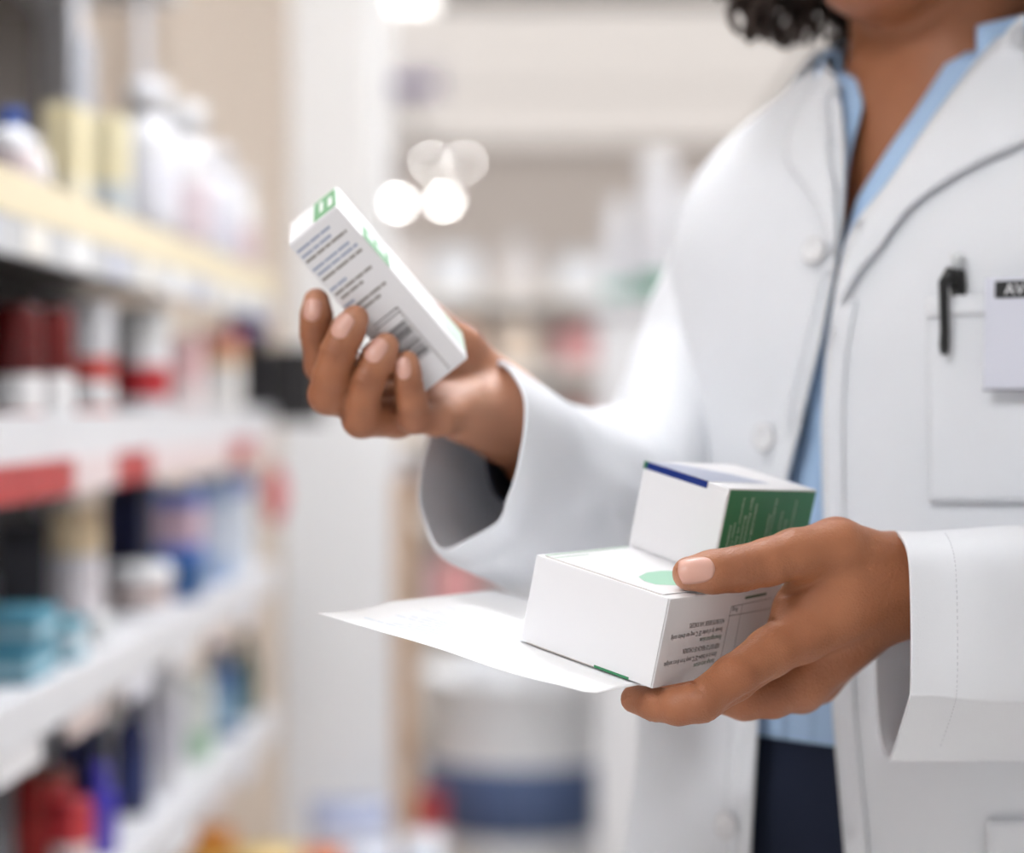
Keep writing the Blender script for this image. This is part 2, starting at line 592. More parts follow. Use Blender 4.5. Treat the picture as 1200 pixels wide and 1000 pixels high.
# packs hanging from pegs above
for px, wd, zz, nm in ((88, 0.026, 0.285, 'left'), (165, 0.026, 0.30, 'right')):
    y = -0.56 * FPX / (px - 680)
    r = empty('hanging_pack', (-0.56, y, ZC + zz))
    box('card', -0.004, 0.004, -wd / 2, wd / 2, 0.0, 0.22, tint((226, 226, 232)), r, bev=.001)
    box('blister', 0.004, 0.016, -wd / 2 + .003, wd / 2 - .003, 0.02, 0.12, tint((208, 212, 222), 0.2), r, bev=.003)
    box('printed_foot', 0.0038, 0.0046, -wd / 2, wd / 2, 0.0, 0.018, tint((120, 140, 190)), r)
    box('peg', -0.175, 0.02, -0.002, 0.002, 0.205, 0.209, M_grey, r)
    tag(r, 'narrow white blister pack hanging above the yellow cartons, ' + nm + ' one of two', 'blister pack')
# second shelf
on_shelf('bottle', 14, B_, 0, wide_cap, (0.04, 0.105, (238, 236, 236), (240, 238, 236), (96, 14, 14)), 'white bottle with dark red cap at left edge of second shelf', 'bottle', depth=.04, kw=dict(second=((170, 40, 34), .22, .42), capf=.52))
on_shelf('bottle', 52, B_, 0, wide_cap, (0.042, 0.108, (240, 238, 238), (238, 238, 238), (112, 18, 16)), 'white bottle with dark red cap beside the white-capped red bottle', 'bottle', depth=.042, kw=dict(capf=.52))
on_shelf('bottle', 100, B_, 0, wide_cap, (0.046, 0.122, (240, 238, 238), (196, 50, 36), W), 'red and white bottle with tall white cap on second shelf', 'bottle', depth=.046, kw=dict(band=(.68, .97), capf=.42, second=((216, 110, 90), .2, .32)))
on_shelf('bottle', 164, B_, 0, wide_cap, (0.056, 0.128, (238, 236, 238), (186, 44, 52), (240, 240, 240)), 'wide white bottle with large crimson label on second shelf', 'bottle', depth=.056, kw=dict(band=(.38, .78), capf=.34))
on_shelf('carton', 212, B_, 0, carton, (0.045, 0.04, 0.10, (238, 196, 196), (240, 226, 224)), 'pink carton beside the bottle with crimson label', 'carton', depth=.04, kw=dict(band=(.0, .5)))
on_shelf('carton', 258, B_, 0, carton, (0.062, 0.04, 0.118, (232, 150, 138), (240, 236, 232)), 'coral carton with white lower half on second shelf', 'carton', depth=.04, kw=dict(band=(.0, .62), second=((238, 196, 150), .62, .78)))
on_shelf('carton', 288, B_, 0.0, carton, (0.05, 0.045, 0.162, (34, 32, 36), (98, 84, 170)), 'tall black carton with purple top at end of second shelf', 'carton', depth=.045, kw=dict(band=(.72, .97)))
on_shelf('bottle', 130, B_, 0.07, bottle, (0.05, 0.13, (120, 22, 22), (90, 16, 16), (70, 60, 60)), 'dark red bottle in the second row behind the white cap', 'bottle', depth=.05)
# third shelf
for i, (px, zz, nm) in enumerate(((8, 0.0, 'lower teal carton lying flat at the left of the third shelf'), (14, 0.027, 'upper teal carton of the flat pair on the third shelf'))):
    on_shelf('carton', px, C_ + zz, 0, carton, (0.085, 0.05, 0.026, (74, 142, 166), (160, 196, 208)), nm, 'carton', depth=.05, kw=dict(band=(.3, .6)), rz=.06 * i)
on_shelf('carton', 54, C_, 0, carton, (0.05, 0.05, 0.034, (92, 158, 178), (196, 214, 222)), 'small light teal carton beside the cream-capped bottle', 'carton', depth=.05)
on_shelf('bottle', 84, C_, 0.02, wide_cap, (0.05, 0.122, (206, 214, 226), (228, 222, 226), (236, 212, 174)), 'white and teal bottle with wide cream cap on third shelf', 'bottle', depth=.05, kw=dict(capf=.36, band=(.25, .95), second=((58, 132, 166), .0, .28)))
on_shelf('jar', 160, C_, 0.0, tub, (0.066, 0.05, (238, 238, 240), (246, 246, 248), (196, 176, 170)), 'low white jar with screw lid on the third shelf', 'jar', depth=.066)
on_shelf('jar', 112, C_, 0.0, tub, (0.024, 0.026, (240, 240, 240), (244, 244, 244), (230, 232, 232)), 'tiny white jar at the very front of third shelf', 'jar', depth=.024)
on_shelf('carton', 150, C_, 0.09, carton, (0.09, 0.05, 0.13, (24, 28, 56), (40, 44, 84)), 'dark navy carton behind the low white jar', 'carton', depth=.05)
on_shelf('carton', 34, C_, 0.10, carton, (0.09, 0.05, 0.10, (58, 56, 62), (84, 84, 92)), 'dark grey carton in the shade behind the teal cartons', 'carton', depth=.05)
on_shelf('carton', 208, C_, 0.0, carton, (0.058, 0.045, 0.122, (60, 112, 200), (34, 86, 140)), 'bright blue carton with darker foot on third shelf', 'carton', depth=.045, kw=dict(band=(.0, .36), second=((208, 180, 196), .5, .86)))
on_shelf('carton', 247, C_, 0.0, carton, (0.036, 0.045, 0.126, (174, 196, 228), (214, 222, 236)), 'pale blue carton beside the bright blue one', 'carton', depth=.045)
on_shelf('carton', 274, C_, 0.0, carton, (0.034, 0.045, 0.128, (226, 232, 240), (140, 150, 210)), 'white carton with violet edge at the end of third shelf', 'carton', depth=.045, kw=dict(band=(.78, .98)))
# fourth shelf
on_shelf('can', 44, D_, 0.03, wide_cap, (0.05, 0.09, (176, 42, 40), (206, 60, 56), (120, 60, 50)), 'red can at the bottom left corner of the picture', 'can', depth=.05, kw=dict(capf=.12))
on_shelf('can', 78, D_, 0.0, wide_cap, (0.036, 0.07, (200, 52, 60), (226, 206, 206), (176, 40, 50)), 'short red and white can beside the violet bottle', 'can', depth=.036, kw=dict(capf=.15))
on_shelf('bottle', 112, D_, 0.0, bottle, (0.032, 0.082, (58, 50, 172), (92, 74, 180), (70, 64, 190)), 'violet-blue bottle at the front of the fourth shelf', 'bottle', depth=.032)
on_shelf('carton', 92, D_, 0.07, carton, (0.06, 0.04, 0.15, (26, 30, 60), (34, 38, 78)), 'tall navy carton behind the violet bottle on fourth shelf', 'carton', depth=.04)
on_shelf('bottle', 150, D_, 0.01, bottle, (0.036, 0.122, (28, 38, 84), (40, 52, 104), (22, 30, 66)), 'tall navy bottle beside the white carton on fourth shelf', 'bottle', depth=.036)
on_shelf('carton', 184, D_, 0.0, carton, (0.038, 0.045, 0.134, (232, 231, 234), (214, 212, 220)), 'tall plain white carton on the fourth shelf', 'carton', depth=.045)
on_shelf('carton', 220, D_, 0.0, carton, (0.044, 0.045, 0.10, (226, 230, 224), (166, 200, 172)), 'white carton with soft green print on fourth shelf', 'carton', depth=.045, kw=dict(band=(.1, .4)))
on_shelf('bottle', 256, D_, 0.0, bottle, (0.046, 0.112, (56, 96, 144), (132, 164, 190), (48, 84, 128)), 'blue bottle with light blue label at fourth shelf end', 'bottle', depth=.046)
on_shelf('bottle', 286, D_, 0.0, bottle, (0.032, 0.112, (44, 70, 62), (70, 96, 88), (36, 54, 50)), 'dark green bottle, last on the fourth shelf', 'bottle', depth=.032)
# end of the shelving: black basket, red pouch
r = empty('wire_basket', (-0.405, 2.812, ZC - 0.03))
for k in range(4):
    z = k * 0.03
    for a in ((-0.045, 0.045, -0.05, -0.046), (-0.045, 0.045, 0.046, 0.05), (-0.045, -0.041, -0.05, 0.05), (0.041, 0.045, -0.05, 0.05)):
        box('wire', *a, z, z + 0.004, M_dark, r)
box('liner', -0.042, 0.042, -0.047, 0.047, 0.002, 0.105, tint((34, 33, 35)), r, bev=.004)
box('hook', -0.045, -0.04, -0.066, -0.05, 0.09, 0.10, M_dark, r)
tag(r, 'black basket hooked on the far end of the shelving', 'basket')
r = empty('pouch', (-0.415, 2.74, ZC - 0.165))
pack(r, 0.05, 0.03, 0.075, (196, 62, 66), (214, 120, 120))
box('hang_loop', -0.001, 0.001, -0.004, 0.004, 0.075, 0.10, tint((200, 200, 200)), r)
tag(r, 'small red pouch hanging at the shelf end under the basket', 'pouch')

# ---------------------------------------------------------------- low table with packs in front of the column
tx, ty = -0.43, 2.98
t = empty('display_table', (tx, ty, 0))
box('table_top', -0.16, 0.24, -0.16, 0.16, 0.40, 0.42, M_white, t, bev=.003)
for ax in (-0.15, 0.22):
    for ay in (-0.15, 0.14):
        box('leg', ax, ax + 0.02, ay, ay + 0.02, 0, 0.40, M_grey, t)
tag(t, 'low white display table in front of the white column', 'table')
for i, (dx, dy, w, h, col, lab, nm, rz) in enumerate((
        (-0.115, -0.06, 0.09, 0.105, (226, 146, 62), (238, 190, 96), 'orange bag at the left of the low table', 1.35),
        (-0.022, -0.095, 0.10, 0.085, (238, 206, 130), (244, 222, 160), 'yellow bag beside the orange one on the low table', 1.7),
        (0.058, -0.06, 0.06, 0.075, (232, 128, 60), (240, 170, 110), 'small orange bag in the middle of the low table', 1.5),
        (0.128, -0.085, 0.075, 0.09, (222, 226, 238), (110, 130, 190), 'white bag with blue print on the low table', 1.6),
        (0.202, -0.06, 0.065, 0.10, (232, 234, 240), (196, 204, 226), 'plain white bag at the right of the low table', 1.45),
        (0.08, 0.06, 0.12, 0.12, (176, 186, 216), (220, 224, 236), 'pale blue bag behind the white bags', 1.6))):
    r = empty('bag', (tx + dx, ty + dy, 0.4206), rz)
    pack(r, w, 0.06, h, col, lab)
    tag(r, nm, 'bag')

# ---------------------------------------------------------------- round bin in the middle of the shop
bx, by = -0.115, 4.0
r = empty('dump_bin', (bx, by, 0))
lathe('tub', [(0.165, 0.0), (0.18, 0.02), (0.195, 0.44), (0.20, 0.60), (0.206, 0.605), (0.206, 0.615), (0.19, 0.615), (0.185, 0.5), (0.17, 0.46), (0.001, 0.46)], mat('bin_plastic', (240, 241, 243), 0.45, var=.02), r, 40)
lathe('navy_band', [(0.195, 0.32), (0.1975, 0.322), (0.2005, 0.45), (0.199, 0.452)], tint((84, 102, 140)), r, 40)
tag(r, 'round white bin with a navy band standing on the floor', 'bin')
for i, nm in enumerate(('at the right of the bin', 'at the back right of the bin', 'at the back left of the bin', 'at the left of the bin', 'nearest the camera in the bin')):
    a = i * 2 * math.pi / 5
    q = empty('wrapped_pack', (bx + 0.105 * math.cos(a), by + 0.105 * math.sin(a), 0.4606), a)
    pack(q, 0.095, 0.045, 0.15 + 0.02 * (i % 3), (234, 236, 240), (222, 228, 238))
    tag(q, 'white wrapped pack standing in the round bin, ' + nm, 'pack', 'white packs in the bin')
r = empty('carton', *[(far(492, 930, 3.75)[0], 3.75, 0.30)])
box('body', -0.045, 0.045, -0.03, 0.03, 0, 0.12, tint((176, 52, 56)), r, bev=.002)
box('label', -0.0455, 0.0455, -0.0305, 0.0305, 0.03, 0.07, tint((210, 110, 106)), r, bev=.001)
tag(r, 'red carton on a small stand between the column and the bin', 'carton')
s = empty('stand', (r.location.x, 3.75, 0))
box('stand_top', -0.08, 0.08, -0.07, 0.07, 0.285, 0.30, tint((222, 214, 204)), s, bev=.002)
box('post', -0.03, 0.03, -0.03, 0.03, 0.01, 0.285, tint((214, 204, 194)), s)
box('foot', -0.08, 0.08, -0.07, 0.07, 0.0, 0.012, tint((214, 204, 194)), s)
tag(s, 'small beige stand under the red carton', 'stand')
p = far(757, 872, 5.4)
r = empty('carton', (p[0], 5.4, 0.0))
box('body', -0.06, 0.06, -0.05, 0.05, 0, 0.28, tint((176, 120, 96)), r, bev=.003)
box('tape', -0.0605, 0.0605, -0.012, 0.012, 0.10, 0.281, tint((206, 170, 140)), r)
tag(r, 'brown parcel standing on the floor beyond the near hand', 'carton')

# ---------------------------------------------------------------- far shelving across the shop
FY = 6.6
fs = empty('far_shelving', (-0.1, FY, 0))
M_far = mat('far_shelf_paint', (226, 222, 218), 0.5, var=.02)
box('back_panel', -0.85, 0.85, 0.22, 0.25, 0.0, 1.52, M_far, fs)
for z in (0.12, 0.45, 0.78, 1.02, 1.26, 1.50):
    box('shelf_board', -0.85, 0.85, -0.02, 0.22, z - 0.02, z, M_far, fs)
    box('price_rail', -0.85, 0.85, -0.026, -0.02, z - 0.035, z + 0.005, tint((236, 232, 226)), fs)
for x in (-0.87, 0.85):
    box('side_panel', x, x + 0.02, -0.02, 0.25, 0.0, 1.55, M_far, fs)
tag(fs, 'pale shelving unit standing across the far aisle', 'shelving')
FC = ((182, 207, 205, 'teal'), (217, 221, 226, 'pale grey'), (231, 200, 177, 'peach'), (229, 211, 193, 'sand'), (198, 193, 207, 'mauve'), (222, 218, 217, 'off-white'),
      (182, 146, 139, 'russet'), (193, 135, 136, 'brick red'), (211, 207, 216, 'lilac'), (201, 207, 195, 'sage'), (149, 169, 193, 'blue'))  # product colours paled towards white to imitate haze
rows = {1.26: ('second board down', (0, 1, 2, 3, 7, 5, 1, 8)), 1.02: ('third board down', (2, 3, 4, 8, 6, 9, 6, 5)), 0.78: ('fourth board down', (4, 8, 4, 7, 4, 9, 10, 8)),
        0.45: ('fifth board down', (6, 4, 7, 8, 2, 5, 9, 4)), 1.50: ('top board', (1, 5, 1, 5, 1, 8, 5, 0))}
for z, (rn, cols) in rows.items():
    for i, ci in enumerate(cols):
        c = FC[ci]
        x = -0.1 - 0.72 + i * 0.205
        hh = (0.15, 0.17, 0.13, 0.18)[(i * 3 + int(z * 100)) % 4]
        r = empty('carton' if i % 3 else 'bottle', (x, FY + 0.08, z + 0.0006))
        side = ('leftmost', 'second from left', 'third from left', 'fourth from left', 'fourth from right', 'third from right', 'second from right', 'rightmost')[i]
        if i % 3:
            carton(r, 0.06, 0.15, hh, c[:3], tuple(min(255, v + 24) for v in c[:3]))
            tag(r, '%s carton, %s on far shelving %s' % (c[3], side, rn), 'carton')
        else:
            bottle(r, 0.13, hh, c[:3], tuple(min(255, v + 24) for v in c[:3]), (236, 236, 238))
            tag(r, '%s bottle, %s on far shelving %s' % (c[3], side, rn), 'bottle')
# hanging sign far behind
p = far(480, 100, 9.5)
r = empty('hanging_sign', (p[0], 9.5, p[2]))
box('board', -0.14, 0.15, -0.01, 0.01, -0.045, 0.045, tint((136, 124, 180)), r, bev=.003)
box('end_stripe', -0.19, -0.14, -0.01, 0.01, -0.045, 0.045, tint((216, 166, 130)), r, bev=.003)
for x in (-0.1, 0.1):
    box('rod', x - .003, x + .003, -.003, .003, 0.045, CH - p[2], M_grey, r)
tag(r, 'small purple sign hanging from the ceiling in the distance', 'sign')

# ---------------------------------------------------------------- white counter with bottles right of the aisle
gx, gy = 0.36, 3.6
g = empty('side_counter', (gx, gy, 0))
box('body', -0.33, 0.9, -0.15, 0.25, 0.0, 1.30, mat('counter_paint', (226, 226, 228), .5, var=.02), g, bev=.004)
box('counter_top', -0.345, 0.92, -0.17, 0.27, 1.30, 1.325, M_white, g, bev=.003)
tag(g, 'tall white counter behind the shoulder of the person', 'counter')
for px, w, h, body, lab, cap, nm in ((724, .05, .17, W, (150, 190, 176), (244, 244, 246), 'white bottle with green label, left one on the tall counter'),
                                     (770, .075, .25, W, (60, 140, 110), (246, 246, 248), 'tall white bottle with deep green foot on the counter'),
                                     (812, .06, .20, (234, 236, 238), (180, 200, 196), (240, 240, 242), 'white bottle with grey-green label behind the shoulder')):
    r = empty('bottle', ((px - 680) / FPX * 3.5, 3.5, 1.3256))
    bottle(r, w, h, body, lab, cap, band=(.02, .2), neck=.62)
    tag(r, nm, 'bottle')

# ================================================================ CARTONS IN THE HANDS
P3 = mat('carton_board', (228, 227, 229), 0.42, var=0.015, vscale=12, bump=0.02, bscale=500)
M_green = mat('green_print', (46, 126, 82), 0.38, var=0.05, vscale=60)
M_navy = mat('navy_print', (16, 44, 120), 0.25, var=0.03)
M_pale = mat('pale_green_print', (156, 204, 178), 0.45, var=0.04)
M_ink = mat('grey_ink', (84, 80, 82), 0.6, var=0.05)
M_inkg = mat('green_ink', (70, 104, 84), 0.6, var=0.05)
M_inkb = mat('blue_ink', (164, 172, 190), 0.6, var=0.05)
M_inkw = mat('pale_ink', (206, 226, 208), 0.5, var=0.03)
M_inkd = mat('brown_ink', (146, 140, 136), 0.6, var=0.05)
M_seam = mat('cut_board_edge', (176, 164, 156), 0.7, var=0.05)

b1T = np.array([0.06616, 0.07199, 0.845])
b1u = np.array([-0.78784, -0.2281, 0.57208])
b1v = np.array([0.58781, -0.00123, 0.809])
b1w = np.array([-0.18383, 0.97364, 0.13505])
b2u = np.array([-0.69065, -0.2257, 0.68707])
b2v = np.array([0.69944, 0.03303, 0.71393])
L1, W1, H1 = 0.130, 0.0706, 0.0396
L2, W2, H2 = 0.0661, 0.0512, 0.0405
b1O = b1T + b1w * H1
b2O = np.array([0.08979, 0.06753, 0.90932]) - b1w * 0.0004
b3O = np.array([-0.08017, -0.10079, 0.925])
b3a = np.array([0.61839, 0.71773, 0.32009])
b3b = np.array([-0.78104, 0.60639, 0.14922])
b3c = np.array([-0.087, -0.34228, 0.93556])
L3, W3, H3 = 0.0957, 0.0293, 0.040


def plane_uv(px, py, o, x, y):
    """where the ray through a pixel meets the plane o + a x + b y"""
    ray = un(px, py, 1.0)
    n = np.cross(x, y)
    d = (o @ n) / (ray @ n)
    q = ray * d - o
    return q @ x, q @ y


def put_text(parent, s, p, xd, yd, nrm, length, m, hscale=None, name='print'):
    """p, xd, yd, nrm in the local frame of the parent; text starts at p, runs along xd for length"""
    me = text_mesh(s, 1.0)
    xs = [v.co.x for v in me.vertices]
    k = length / (max(xs) - min(xs))
    hk = hscale if hscale else k
    p, xd, yd, nrm = (Vector(a) for a in (p, xd, yd, nrm))
    x0 = min(xs)
    for v in me.vertices:
        c = v.co.copy()
        v.co = p + xd * ((c.x - x0) * k) + yd * (c.y * hk) + nrm * 0.00012
    o = new_obj(name, me, m, parent)
    return o


def bars(parent, segs, m, nrm, name='print', h=0.0007):
    """segs: list of (p, q) with a width direction -> joined thin strips of print"""
    V, F = [], []
    for p, q, wd, hw in segs:
        p, q, wd = Vector(p), Vector(q), Vector(wd)
        n = Vector(nrm) * 0.00012
        i = len(V)
        for a in (p - wd * hw, q - wd * hw, q + wd * hw, p + wd * hw):
            V.append(a + n)
        F.append((i, i + 1, i + 2, i + 3))
    me = mesh_np(name, V, F)
    me.update()
    nn = me.polygons[0].normal
    if nn.dot(Vector(nrm)) < 0:
        me.flip_normals()
    return new_obj(name, me, m, parent)


def words(p, q, wd, hw, rnd):
    """split a line of small print into word-long strips"""
    p, q = Vector(p), Vector(q)
    L = (q - p).length
    out, t = [], 0.0
    while t < L * 0.98:
        w = min(rnd.uniform(0.003, 0.008), L - t)
        out.append((p + (q - p) * (t / L), p + (q - p) * ((t + w) / L), wd, hw))
        t += w + 0.0005
    return out


# carton one: large white carton -----------------------------------------
c1 = empty('medicine_carton')
c1.matrix_world = frame(b1O, b1v, b1u, -b1w)
tag(c1, 'large white medicine carton lying on the paper, gripped by the near hand', 'carton')
box('body', 0.0004, L1, 0, W1, 0, H1 - 0.0003, P3, c1, bev=0.0005)
box('end_flap', -0.0003, 0.0006, 0.0006, W1 - 0.0006, 0.0004, H1 - 0.0002, P3, c1, bev=0.0002)
box('top_panel', 0.0026, L1 - 0.002, 0.0050, W1 - 0.003, H1 - 0.0004, H1 + 0.00025, P3, c1, bev=0.0001)
box('flap_seam', 0.0020, 0.0027, 0.006, W1 - 0.004, H1 - 0.0004, H1 - 0.00018, M_seam, c1)
box('printed_edge', -0.0005, 0.0002, 0.012, 0.030, 0.0003, 0.0014, M_green, c1)
box('bottom_slit', -0.0004, 0.0002, 0.030, W1 - 0.004, 0.0002, 0.0006, M_seam, c1)


def onf(px, py):
    a, b = plane_uv(px, py, b1O, b1v, -b1w)
    return Vector((a, 0, b))


for s, (x0, y0), (x1, y1), m in (
        ('HOU BUITE BEREIK VAN KINDERS.', (849, 725), (808, 731), M_ink),
        ('Bewaar by of onder 25°C, weg van direkte sonlig.', (846.5, 735), (786, 746), M_ink),
        ('Bewaringsinstruksies', (845, 744), (820, 748), M_inkg),
        ('KEEP OUT OF REACH OF CHILDREN.', (843, 754), (800, 761), M_ink),
        ('Store at or below 25°C, away from direct sunlight.', (840, 764), (778, 777), M_ink),
        ('Storage instructions', (837, 772), (813, 778), M_inkg),
        ('Reg.', (864.5, 711.5), (857.5, 713), M_ink)):
    a, b = onf(x0, y0), onf(x1, y1)
    d = b - a
    L = d.length
    d.normalize()
    up = Vector((d.z, 0, -d.x))
    if up.z > 0:
        up = -up
    put_text(c1, s, a, d, up, (0, -1, 0), L, m, hscale=0.0031, name='small_print')
tl = []
for a, b in (((857, 711), (905, 701)), ((854, 722), (905, 713)), ((857, 711), (843, 778)), ((870, 708), (858, 770))):
    p, q = onf(*a), onf(*b)
    d = (q - p).normalized()
    tl.append((p, q, Vector((d.z, 0, -d.x)), 0.00012))
bars(c1, tl, M_ink, (0, -1, 0), 'table_lines')
p, q = onf(873, 701), onf(898, 696)
bars(c1, [(p, q, Vector((0, 0, 1)), 0.0006)], M_inkg, (0, -1, 0), 'table_heading')


def ont(px, py):
    a, b = plane_uv(px, py, b1T, b1v, b1u)
    return Vector((a, b, H1))


# pale green lozenge on the lid
pts = [ont(*q) for q in ((748, 677), (758, 672), (775, 670), (800, 670), (830, 672), (836, 680), (820, 687), (790, 687), (768, 686), (755, 682))]
n = len(pts)
for q in pts:
    q.z += 0.00034
me = mesh_np('green_lozenge', [tuple(q) for q in pts], [tuple(range(n))])
if me.polygons[0].normal.z < 0:
    me.flip_normals()
new_obj('green_lozenge', me, M_pale, c1)
rnd = random.Random(3)
sg = []
for a, b, hw in (((640, 652), (735, 642), 0.0011), ((650, 655), (690, 651), 0.0007)):
    p, q = ont(*a), ont(*b)
    p.z += .0003
    q.z += .0003
    sg += words(p, q, Vector((0, 1, 0)), hw, rnd)
bars(c1, sg, mat('faded_green_ink', (186, 204, 190), .5, var=.05), (0, 0, 1), 'faded_heading')

# carton two: green-sided carton ------------------------------------------
c2 = empty('medicine_carton')
c2.matrix_world = frame(b2O, b2v, b2u, -b1w)
tag(c2, 'smaller white medicine carton with green printed side, on top of the large carton', 'carton')
box('body', 0, L2, 0, W2, 0, H2, P3, c2, bev=0.0005)
box('end_flap', -0.0003, 0.0003, 0.0006, W2 - 0.0006, 0.0004, H2 - 0.0028, P3, c2, bev=0.0001)
box('green_side', 0.0012, L2 - 0.0006, -0.00025, 0.0003, 0.0003, H2 - 0.0008, M_green, c2)
box('navy_edge', -0.0004, 0.0003, 0.0125, W2 - 0.0004, H2 - 0.0032, H2 + 0.0001, M_navy, c2)
box('green_edge', -0.0004, 0.0003, W2 - 0.0022, W2 + 0.0001, H2 - 0.0033, H2 + 0.0002, M_green, c2)
me = mesh_np('top_label_sheen', [(0, W2 - 0.0008, H2 + .0002), (0, 0.0125, H2 + .0002), (0.043, 0.010, H2 + .0002), (0.036, 0.028, H2 + .0002), (0.018, 0.046, H2 + .0002)], [(4, 3, 2, 1, 0)])
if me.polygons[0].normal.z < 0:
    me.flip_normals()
new_obj('top_label_sheen', me, mat('painted_sheen', (164, 170, 190), 0.3, var=.03), c2)  # navy label's pale reflection put into its colour


def ong(px, py):
    a, b = plane_uv(px, py, b2O, b2v, -b1w)
    return Vector((a, -0.00025, b))


for s, px, py, L, hs in (('PHARMA', 854.5, 616, .0105, .0024), ('Inhaler CC Ltd', 860, 613, .016, .0022), ('Importeur 10, Noord', 871, 584, .026, .0022),
                         ('Boulevard', 872, 605, .013, .0022), ('Spec Pharmaceuticals', 881, 583, .029, .0024), ('APPLICANT', 885.5, 590, .0145, .0022), ('as reg.', 879, 622, .008, .0022),
                         ('Applikant', 901, 602, .014, .0021), ('Manufacturer No. 14', 909, 585, .024, .0021), ('Directions', 915.5, 600, .013, .0021),
                         ('Pack', 919.5, 610, .006, .002), ('Medicine as supplied', 932, 587, .026, .0021)):
    a = ong(px, py)
    a.z = min(a.z, H2 - 0.004)
    put_text(c2, s, a, (0, 0, -1), (1, 0, 0), (0, -1, 0), L, M_inkw, hscale=hs, name='green_side_text')

# carton three: narrow carton in the far hand -------------------------------
c3 = empty('medicine_carton')
c3.matrix_world = frame(b3O, b3a, b3b, b3c)
tag(c3, 'narrow white medicine carton with barcode, tilted in the far hand', 'carton')
box('body', 0.0004, L3, 0, W3, 0, H3, P3, c3, bev=0.0005)
box('top_flap', -0.0003, 0.0006, 0.0006, W3 - .0006, 0.0006, H3 - .0006, P3, c3, bev=.0002)
M_pg = mat('soft_green_print', (104, 160, 114), 0.5, var=.06)
M_pg2 = mat('faint_green_print', (202, 226, 208), 0.5, var=.06)
box('green_top_print', -0.0005, 0.0002, 0.0006, 0.0135, 0.003, H3 - .003, M_pg, c3)
for z0, z1, y0, y1 in ((0.010, 0.026, 0.0026, 0.0050), (0.012, 0.030, 0.0080, 0.0100)):
    box('white_letter_block', -0.0006, -0.0004, y0, y1, z0, z1, P3, c3)
box('green_side_print', 0.0185, 0.0380, -0.0002, 0.0002, 0.0004, 0.024, M_pg, c3)
for x0, x1 in ((0.022, 0.0262), (0.029, 0.0345)):
    box('white_letter_block', x0, x1, -0.0004, -0.0002, 0.009, 0.019, M_pg2, c3)
box('faint_green_corner', 0.080, L3 - .0006, -0.0002, 0.0002, 0.010, H3 - .001, M_pg2, c3)


def onb(px, py):
    a, b = plane_uv(px, py, b3O, b3a, b3b)
    return Vector((a, b, 0))


for pts, m in ((((348.5, 296), (386, 265)), M_inkb), (((354, 302.5), (387, 274.5)), M_inkb), (((359, 308), (405, 269)), M_inkd), (((367, 317.5), (410, 283)), M_inkb),
               (((373, 322.5), (418, 285)), M_inkb), (((378, 329), (423, 291)), M_inkd), (((387, 341), (406, 326)), M_inkb), (((393, 346), (435, 312)), M_inkd),
               (((400, 350), (425, 329)), M_inkd), (((404, 360), (416, 352)), M_inkb), (((418, 358), (452, 331)), M_inkd), (((424, 363), (446, 346)), M_inkd)):
    p, q = onb(*pts[0]), onb(*pts[1])
    q.x = p.x
    bars(c3, words(p, q, Vector((1, 0, 0)), 0.0007 if p.x < .05 else 0.0005, rnd), m, (0, 0, -1), 'small_print')
pa, pb = onb(452.5, 391.5), onb(473.5, 375)
pc = onb(494, 440)
x, seg = pa.x, []
gl = [onb(437.5, 382.5), onb(464.5, 359), onb(441, 388), onb(470, 365)]
seg.append((Vector((gl[0].x, gl[0].y, 0)), Vector((gl[0].x, gl[1].y, 0)), Vector((1, 0, 0)), 0.0003))
seg.append((Vector((gl[0].x + .0022, gl[2].y, 0)), Vector((gl[0].x + .0022, gl[1].y, 0)), Vector((1, 0, 0)), 0.00025))
pat = (2, 1, 1, 1, 2, 2, 1, 1, 3, 1, 1, 1, 2, 1, 1, 2, 1, 3, 1, 1, 1, 2, 1, 1, 2, 1, 1, 3, 2, 1, 1, 2, 3, 1, 2, 1, 1, 2, 1, 1)
k = 0
while x < pc.x + 0.004 and k < len(pat) - 1:
    w = pat[k] * 0.00033
    seg.append((Vector((x + w / 2, pa.y + 0.004, 0)), Vector((x + w / 2, pb.y, 0)), Vector((1, 0, 0)), w / 2))
    x += w + pat[k + 1] * 0.00036
    k += 2
bars(c3, seg, M_ink, (0, 0, -1), 'barcode')
dg = []
x = gl[0].x
while x < pc.x + .006:
    dg.append((Vector((x, pb.y - .0012, 0)), Vector((x + .0009, pb.y - .0012, 0)), Vector((0, 1, 0)), 0.0007))
    x += 0.0021
bars(c3, dg, M_inkd, (0, 0, -1), 'barcode_digits')

# sheet of paper under the large carton ------------------------------------
M_paper = mat('paper', (246, 246, 247), 0.7, var=0.01, bump=0.03, bscale=120)
pr = empty('paper_sheet')
pr.matrix_world = frame(b1O, b1v, b1u, -b1w)
tag(pr, 'thin white printed paper sheet held under the large carton', 'paper')
ny, nx = 40, 44
G = np.zeros((ny, nx, 3))
Ys = np.linspace(0.0075, 0.1415, ny)
for j, y in enumerate(Ys):
    xe = np.interp(y, [0.006, 0.0086, 0.023, 0.058, 0.10, 0.1415], [-0.026, -0.0345, -0.0395, -0.047, -0.0505, -0.0545])
    for i, xx in enumerate(np.linspace(0, 1, nx)):
        x = xe + (0.076 - xe) * xx
        out = max(0.0, -0.004 - x)
        z = -0.0007 - (0.0016 * math.sin(out * 60) * math.sin(y * 55 + 0.6) + out * 0.03) * min(1.0, max(0.0, (y - 0.022) / 0.03))
        if y > 0.075:
            z -= 0.35 * (y - 0.075) ** 2 * (1 if x < 0.02 else 1)
        G[j, i] = (x, y, z)
me = grid_mesh('sheet', G)
sheet = new_obj('sheet', me, M_paper, pr, True)
solidify(sheet, 0.00025, 0)


